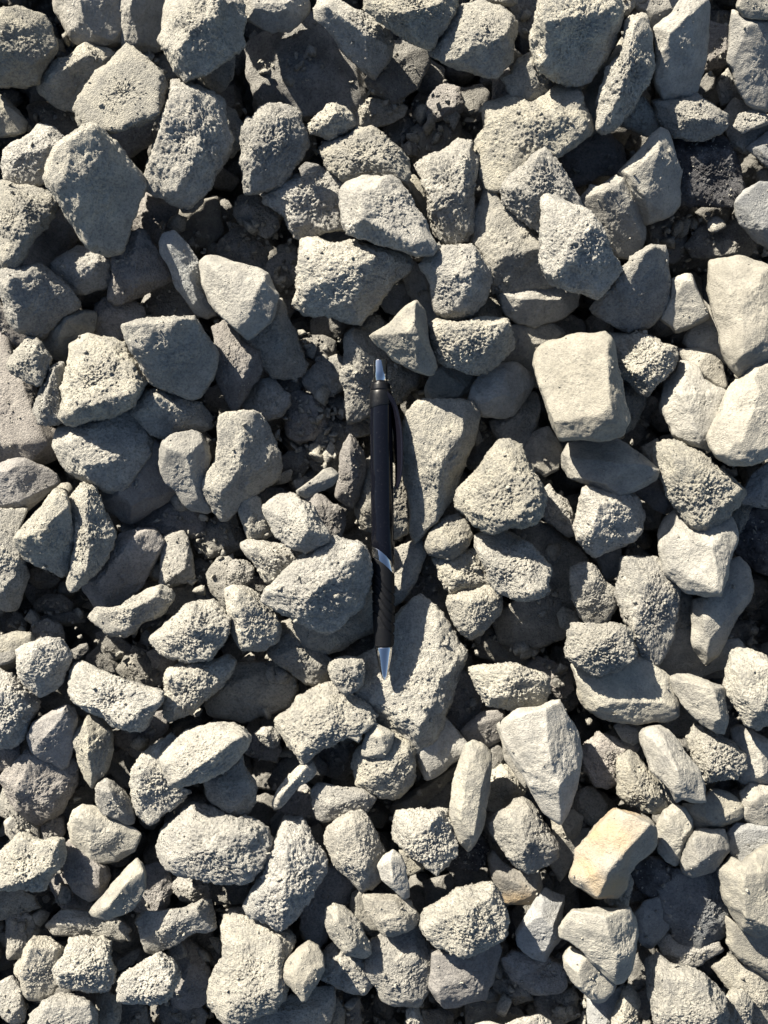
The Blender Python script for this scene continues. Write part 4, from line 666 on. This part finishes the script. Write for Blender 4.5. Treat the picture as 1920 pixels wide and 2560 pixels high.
PILE_V, PILE_F, PILE_N = [], [], 0      # stones too small or too deep to single out, and those round about: one mass
def to_pile(v, f):
    global PILE_N
    PILE_V.append(v); PILE_F.append(f+PILE_N); PILE_N += len(v)
TOPS = []
for i, q in enumerate(rows):
    vv, ff, M = build(q, i)
    wv = vv@M[:3, :3].T + M[:3, 3]
    if q.get('rest'): to_pile(wv, ff); continue
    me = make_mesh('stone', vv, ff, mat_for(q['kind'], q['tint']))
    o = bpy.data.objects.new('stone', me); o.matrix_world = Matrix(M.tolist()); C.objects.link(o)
    o['category'] = 'stone'; o['group'] = 'crushed stones in the heap'; q['o'] = o
    TOPS.append((wv, ff, q['kind']))

# ---------------------------------------------------------------- fill under and around the traced stones
def rand_stone(r, size, level, kind='m'):
    m = int(r.integers(7, 11)); a = np.sort(r.uniform(0, 2*math.pi, m)+np.arange(m)*.0)
    a = np.linspace(0, 2*math.pi, m, endpoint=False)+r.uniform(-.25, .25, m)
    rad = size*.5*r.uniform(.8, 1.15, m); as_ = r.uniform(.7, 1)
    o = np.stack([np.cos(a)*rad, np.sin(a)*rad*as_], 1)
    v, f = stone_shape(o, [0]*m, [], kind, r, level, bias=.2)
    return v@rand_rot(r).T, f
r = np.random.default_rng(99)
protos = [rand_stone(r, .024, 4, 'r' if k % 2 else 'm') for k in range(16)]
protob = [rand_stone(r, .036, 5, 'r' if k % 3 == 0 else 'm') for k in range(12)]
X0, Y0 = 960*S, 1280*S
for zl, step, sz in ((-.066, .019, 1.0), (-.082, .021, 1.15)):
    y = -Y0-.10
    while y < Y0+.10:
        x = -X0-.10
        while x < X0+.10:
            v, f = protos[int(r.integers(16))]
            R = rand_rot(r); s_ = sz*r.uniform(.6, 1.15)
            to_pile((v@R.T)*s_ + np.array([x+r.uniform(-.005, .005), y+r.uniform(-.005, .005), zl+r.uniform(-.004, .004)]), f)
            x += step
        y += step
# beyond the frame the heap goes on
protol = [rand_stone(r, .036, 4, 'r' if k % 3 == 0 else 'm') for k in range(12)]
OUT_V, OUT_F, on_ = [], [], 0
for zl, step, a0 in ((-.030, .026, 1.0), (-.012, .030, 1.0)):
    y = -Y0-.28
    while y < Y0+.28:
        x = -X0-.28
        while x < X0+.28:
            xx, yy = x+r.uniform(-.006, .006), y+r.uniform(-.006, .006)
            k = (H-zl)/H; mg = .020
            if abs(xx) > X0*k+mg or abs(yy) > Y0*k+mg:
                v, f = (protob if abs(xx) < X0*k+.06 and abs(yy) < Y0*k+.06 else protol)[int(r.integers(12))]; R = rand_rot(r); s_ = r.uniform(.7, 1.1)
                OUT_V.append((v@R.T)*s_ + np.array([xx, yy, zl+r.uniform(-.006, .004)])); OUT_F.append(f+on_); on_ += len(v)
            x += step
        y += step
oo = bpy.data.objects.new('stones_beyond', make_mesh('stones_beyond', np.concatenate(OUT_V), np.concatenate(OUT_F), mat_for('m', ''))); C.objects.link(oo)
oo['kind'] = 'stuff'; oo['label'] = 'grey crushed stone heap carrying on past the photographed patch'; oo['category'] = 'rubble'
# chips lying in the gaps: dropped onto what is already there
G = .0012; nx, ny = int(2*(X0+.12)/G), int(2*(Y0+.12)/G)
hm_ = np.full((nx, ny), -.09, np.float32)
def stamp(v):
    ix = ((v[:, 0]+X0+.12)/G).astype(int); iy = ((v[:, 1]+Y0+.12)/G).astype(int)
    ok = (ix >= 0) & (ix < nx) & (iy >= 0) & (iy < ny); np.maximum.at(hm_, (ix[ok], iy[ok]), v[ok, 2].astype(np.float32))
for a in PILE_V+OUT_V: stamp(a)
for wv, ff, kd in TOPS: stamp(wv)
for _ in range(2):
    p_ = np.pad(hm_, 1, mode='edge'); nb = np.max([p_[i:i+nx, j:j+ny] for i in range(3) for j in range(3)], 0); hm_ = np.where(hm_ < -.085, nb, hm_)
def chip(r):
    bm = bmesh.new(); sc = np.array([1, r.uniform(.6, 1), r.uniform(.35, .8)])
    for p in r.standard_normal((13, 3)): bm.verts.new(p/np.linalg.norm(p)*sc*.004*r.uniform(.85, 1.1))
    h = bmesh.ops.convex_hull(bm, input=bm.verts[:]); bmesh.ops.triangulate(bm, faces=bm.faces[:])
    bmesh.ops.subdivide_edges(bm, edges=bm.edges[:], cuts=1, use_grid_fill=True); bmesh.ops.triangulate(bm, faces=bm.faces[:])
    bm.verts.index_update(); v = np.array([x.co[:] for x in bm.verts]); f = np.array([[x.index for x in y.verts] for y in bm.faces]); bm.free()
    return v + r.standard_normal(v.shape)*.00010, f
protoc = [chip(r) for k in range(24)]; CH = []; chn = 0
cnt = 0
for _ in range(60000):
    if cnt > 5200: break
    xx, yy = r.uniform(-X0-.05, X0+.05), r.uniform(-Y0-.05, Y0+.05)
    ix, iy = int((xx+X0+.12)/G), int((yy+Y0+.12)/G); w_ = hm_[ix-3:ix+4, iy-3:iy+4]
    zz = float(w_.mean()); low_ = zz < -.028
    if not low_ and (w_.max()-w_.min() > .006 or r.random() > .02): continue
    s_ = min(1.5, .28*(1+r.pareto(2.0))) if low_ else min(.4, .14*(1+r.pareto(2.5)))
    v, f = protoc[int(r.integers(24))]; v = (v@rand_rot(r).T)*s_ + np.array([xx, yy, zz+.0015*s_])
    CH.append((v, f+chn)); chn += len(v); cnt += 1
po = bpy.data.objects.new('rubble', make_mesh('rubble', np.concatenate(PILE_V), np.concatenate(PILE_F), mat_for('r', 'd'))); C.objects.link(po)  # dim tint: the shade between the stones is put into the rubble's colour
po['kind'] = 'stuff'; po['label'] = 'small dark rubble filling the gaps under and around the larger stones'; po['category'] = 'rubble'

# ---------------------------------------------------------------- loose grit on the dusty faces
gv_, gf_, gn = [c_[0] for c_ in CH], [c_[1] for c_ in CH], chn
bv, bf = ico(1)
bv2, bf2 = ico(2)
r = np.random.default_rng(5)
for wv, ff, kd in TOPS:
    fi = r.integers(0, len(ff), 900 if kd == 'r' else 420 if kd == 'm' else 120)
    tri = wv[ff[fi]]; nn = np.cross(tri[:, 1]-tri[:, 0], tri[:, 2]-tri[:, 0]); ar = np.linalg.norm(nn, axis=1); nn /= np.maximum(ar, 1e-12)[:, None]
    keep = (nn[:, 2] > .55) & (r.random(len(fi)) < np.minimum(1, ar/np.median(ar))*.16)
    for p, nrm in zip(tri[keep].mean(1), nn[keep]):
        s_ = .00026*(1+r.pareto(2.2)); s_ = min(s_, .0016)
        if s_ > .0006:
            b_, f_ = protoc[int(r.integers(24))]; b_ = b_/.004
        else: b_, f_ = bv, bf
        v = b_*(1+r.uniform(-.22, .22, (len(b_), 1)))*r.uniform(.65, 1.2, 3)*s_
        v = v@rand_rot(r).T + p + nrm*s_*.35
        gv_.append(v); gf_.append(f_+gn); gn += len(v)
gm = make_mesh('grit', np.concatenate(gv_), np.concatenate(gf_), mat_for('m', ''), smooth=False)
gr = bpy.data.objects.new('grit', gm); C.objects.link(gr); gr['kind'] = 'stuff'; gr['label'] = 'loose grit and crumbs lying on the dusty stones'; gr['category'] = 'grit'
print('grit', gn, 'pile', PILE_N)

PEN_Z = -.004
# ---------------------------------------------------------------- the ballpoint pen
ZP = PEN_Z
def simple_mat(name, col, rough, metal=0.0, spec=.5, coat=0.0, dust=0.0):
    m = bpy.data.materials.new(name); m.use_nodes = True; t = m.node_tree; n = t.nodes; l = t.links; b = n['Principled BSDF']
    b.inputs['Metallic'].default_value = metal; b.inputs['Specular IOR Level'].default_value = spec; b.inputs['Coat Weight'].default_value = coat
    tc = n.new('ShaderNodeTexCoord'); x = n.new('ShaderNodeTexNoise'); x.inputs['Scale'].default_value = 900; x.inputs['Detail'].default_value = 4; x.inputs['Roughness'].default_value = .7
    l.new(tc.outputs['Object'], x.inputs['Vector'])
    mr = n.new('ShaderNodeMapRange'); mr.inputs[1].default_value = .3; mr.inputs[2].default_value = .8; mr.inputs[3].default_value = rough*.85; mr.inputs[4].default_value = min(1, rough*1.3+.02)
    l.new(x.outputs[0], mr.inputs[0]); l.new(mr.outputs[0], b.inputs['Roughness'])
    if dust:
        r_ = n.new('ShaderNodeValToRGB'); r_.color_ramp.elements[0].position = .60; r_.color_ramp.elements[1].position = .78
        r_.color_ramp.elements[0].color = (*col, 1); r_.color_ramp.elements[1].color = tuple(c*(1-dust)+.28*dust for c in col)+(1,)
        l.new(x.outputs[0], r_.inputs[0]); l.new(r_.outputs[0], b.inputs['Base Color'])
    else: b.inputs['Base Color'].default_value = (*col, 1)
    return m
M_CHROME = simple_mat('polished_chrome', (.62, .62, .63), .03, metal=1.0)
M_GLOSS = simple_mat('glossy_black_plastic', (.003, .0035, .006), .045, spec=.22, dust=.045)
M_MATT = simple_mat('satin_black_plastic', (.004, .0045, .006), .34, spec=.28, dust=.04)
M_CLIP = simple_mat('smooth_black_plastic', (.004, .004, .007), .2, spec=.35, dust=.03)
M_RUB = simple_mat('black_rubber', (.004, .0045, .006), .55, spec=.16, dust=.04)
a0 = at(950.6, 900, ZP); a1 = at(961.6, 1700, ZP)
ax = a1-a0; PLEN = np.linalg.norm(ax); ax = ax/PLEN
PY = lambda y: (y-900)/800*PLEN                 # photo row -> metres along the pen
PS = S*(H-ZP)/H
side = np.cross(ax, np.array([0, 0, 1.])); side /= np.linalg.norm(side)
if side[0] < 0: side = -side
upv = np.array([0, 0, 1.])
root = bpy.data.objects.new('ballpoint_pen', None); C.objects.link(root)
root.matrix_world = Matrix([[side[0], ax[0], upv[0], a0[0]], [side[1], ax[1], upv[1], a0[1]], [side[2], ax[2], upv[2], a0[2]], [0, 0, 0, 1]])
root['label'] = 'black retractable ballpoint pen with chrome tip and button lying on the stones'; root['category'] = 'pen'
def pen_part(name, v, f, mat, parent=None, smooth=True):
    me = bpy.data.meshes.new(name); me.from_pydata([tuple(p) for p in v], [], f); me.materials.append(mat)
    for p in me.polygons: p.use_smooth = smooth
    bm = bmesh.new(); bm.from_mesh(me); bmesh.ops.recalc_face_normals(bm, faces=bm.faces[:]); bm.to_mesh(me); bm.free()
    o = bpy.data.objects.new(name, me); C.objects.link(o); o.parent = parent or root; return o
def sleeve(name, mat, rows_, nseg=96, parent=None):
    """rows_: functions or (row, radius px) pairs along the pen; each row may bend with the angle"""
    v, f = [], []
    for yy, rr in rows_:
        for k in range(nseg):
            t = 2*math.pi*k/nseg; s_ = math.sin(t)
            y = yy(t) if callable(yy) else yy; rad = (rr(t, y) if callable(rr) else rr)*PS
            v.append((rad*s_, PY(y), rad*math.cos(t)))
    m = len(rows_)
    for i in range(m-1):
        for k in range(nseg):
            k2 = (k+1) % nseg; f.append((i*nseg+k, i*nseg+k2, (i+1)*nseg+k2, (i+1)*nseg+k))
    f.append(tuple(range(nseg))); f.append(tuple((m-1)*nseg+k for k in reversed(range(nseg))))
    return pen_part(name, v, f, mat, parent)
btn = sleeve('button', M_CHROME, [(900, 14), (900.5, 16), (901.5, 17.0), (903, 17.3), (930, 17.6), (962, 17.9)])
sleeve('collar', M_MATT, [(957.5, 17), (958.2, 22.5), (960, 23.8), (962, 24.3), (973, 25.2), (975.2, 25.5), (976, 24.2), (977.5, 24.2), (980, 24.0)])
capend = lambda t: 1016 - 6*math.sin(t)
sleeve('cap', M_MATT, [(976.5, 24.6), (977.6, 26.0), (980, 27.0), (990, 28.3), (1005, 29.0), (lambda t: capend(t)-2, 29.0), (capend, 28.6), (lambda t: capend(t)+.3, 27.4)])
top = lambda t: 1381+25*math.sin(t)+10*math.sin(t)**2
low = lambda t: 1407+22*math.sin(t)+7*math.sin(t)**2
sleeve('barrel', M_GLOSS, [(1005, 26.0), (1015, 28.0), (1100, 28.25), (1200, 28.4), (1300, 28.5), (1350, 28.5), (lambda t: top(t)-.8, 28.5), (top, 28.1), (lambda t: top(t)+2, 27.6)])
sleeve('chrome_band', M_CHROME, [(lambda t: top(t)-1, 27.6), (lambda t: top(t)+.2, 28.0), (lambda t: top(t)+1.5, 28.5), (lambda t: low(t)-1.5, 28.3), (lambda t: low(t)-.2, 27.9), (lambda t: low(t)+1, 27.5)])
def grip_r(t, y):
    r_ = 28.4 if y < 1520 else 28.4-4.2*((y-1520)/96)**1.5
    s_ = math.sin(t)
    for k in range(5):
        yc = 1458 + 24.5*k + 26*math.sin(math.pi/2*s_) + (2 if s_ > 0 else -2)*s_*s_
        r_ -= 3.0*math.exp(-((y-yc)/2.6)**4)
    if y > 1613: r_ -= (y-1613)*.8
    return r_
gy = [low] + [(lambda t, q=q: low(t)+(1460-low(t))*q) for q in np.linspace(.02, .98, 34)]
gy += list(np.linspace(1461, 1616.5, 150))
sleeve('grip', M_RUB, [(low, 26.5), (lambda t: low(t)+.3, 28.2)]+[(y_, grip_r) for y_ in gy[1:]]+[(1617, 20)], nseg=144)
sleeve('tip', M_CHROME, [(1614, 19.5), (1617, 21.8), (1619, 21.9), (1630, 20.8), (1650, 17.6), (1670, 13.0), (1685, 9.2), (1692, 7.2), (1694, 6.0), (1695, 4.6), (1697.5, 4.2), (1699, 2.6), (1700.5, 1.0)])
# the clip: a springy blade that leaves the cap and bows away from the barrel, turned a little towards the viewer
path = [(955, 982, 19), (966, 988, 18), (979, 1000, 17), (989, 1018, 15), (996, 1042, 15), (1001, 1066, 15.5), (1004, 1095, 15.5), (1005, 1130, 15), (1004.5, 1165, 13.5), (1002, 1190, 11), (998, 1206, 8), (994.5, 1217, 5), (993, 1223, 2.2)]
path = [(x-951.5-(y-975)*.0138, y, w_) for x, y, w_ in path]
def cr(p, t):
    i = min(int(t), len(p)-2); u_ = t-i; g_ = lambda k: np.array(p[max(0, min(len(p)-1, k))], float)
    a, b, c, d = g_(i-1), g_(i), g_(i+1), g_(i+2)
    return .5*((2*b)+(-a+c)*u_+(2*a-5*b+4*c-d)*u_**2+(-a+3*b-3*c+d)*u_**3)
v, f = [], []; seg = 90; prof = 16; phi = math.radians(24)
for i in range(seg+1):
    t = (len(path)-1)*i/seg; p = cr(path, t); q = cr(path, min(t+.02, len(path)-1)); o_ = cr(path, max(t-.02, 0))
    tg = (q-o_)[:2]; tg /= np.linalg.norm(tg); nrm = np.array([tg[1], -tg[0]])   # outwards in the side plane
    th_ = (3.4 + 10*max(0, 1-i/34)**1.6) * (1 if i < seg-8 else (.35+.65*(seg-i)/8))
    for k in range(prof):
        a = 2*math.pi*k/prof; ca_, sa_ = math.cos(a), math.sin(a)
        e1 = math.copysign(abs(ca_)**.55, ca_)*th_; e2 = math.copysign(abs(sa_)**.55, sa_)*p[2]
        lx = p[0]+nrm[0]*e1; ly = p[1]+nrm[1]*e1; lz = e2-2
        X = lx*math.cos(phi*0)-0; Z = lz + 7
        X = lx + (e2-p[2])*.62 + 1.0
        v.append((X*PS, PY(ly), Z*PS))
for i in range(seg):
    for k in range(prof):
        k2 = (k+1) % prof; f.append((i*prof+k, i*prof+k2, (i+1)*prof+k2, (i+1)*prof+k))
f.append(tuple(range(prof))); f.append(tuple(seg*prof+k for k in reversed(range(prof))))
pen_part('clip', v, f, M_CLIP)


# ---------------------------------------------------------------- labels: what each stone looks like and what it lies beside
def words(s): return len(s.split())
shown = [q for q in rows if 'o' in q]
looks = [q['look'] for q in shown]
land = [q for q in shown if looks.count(q['look']) == 1 and q['area'] > 12000 and q['lay'] >= 1.9 and words(q['look']) <= 6 and 'edge' not in q['look'] and 'corner' not in q['look'].split()]
def direction(dx, dy):
    a = math.degrees(math.atan2(-dy, dx)) % 360
    return ['right of', 'up and right of', 'above', 'up and left of', 'left of', 'down and left of', 'below', 'down and right of'][int((a+22.5)//45) % 8]
used = {}
for q in shown:
    cx, cy = q['c']; best = None
    for p in land:
        if p is q: continue
        d = np.hypot(*(q['c']-p['c']))
        if best is None or d < best[0]: best = (d, p)
    look = q['look']; noun = 'stone' if not look.endswith('stone') else ''
    if noun and not re.search(r'(like|shaped|ed|y|ing|grey|dark|dim|brown|olive|angular|oval|round|flat|small|bright|stone)$', look) : pass
    if re.search(r'\b(pen|behind the|under the|beside the|beneath the|edge-of-photo)\b', look) and words(look) >= 5:
        head, = [look]; lab = re.sub(r'\b(touching|behind|under|beside|beneath|tucked|right of|at)\b', r'\1', look); lab = lab if ('stone' in lab or 'rock' in lab) else lab
    dirn = direction(*(q['c']-best[1]['c']))
    first = (look if ('stone' in look or 'rock' in look or 'slab ' in look or 'wedge ' in look) else look+' stone')
    lm = best[1]['look']; lm = lm if ('stone' in lm or 'rock' in lm) else lm+' one'
    lab = '%s %s the %s' % (first, dirn, lm)
    if words(lab) > 16: lab = first
    used.setdefault(lab, []).append(q); q['label'] = lab
for lab, qs in used.items():
    if len(qs) > 1: print('DUPLICATE LABEL', lab, len(qs))
for q in shown:
    assert 4 <= words(q['label']) <= 16, q['label']
    q['o']['label'] = q['label']
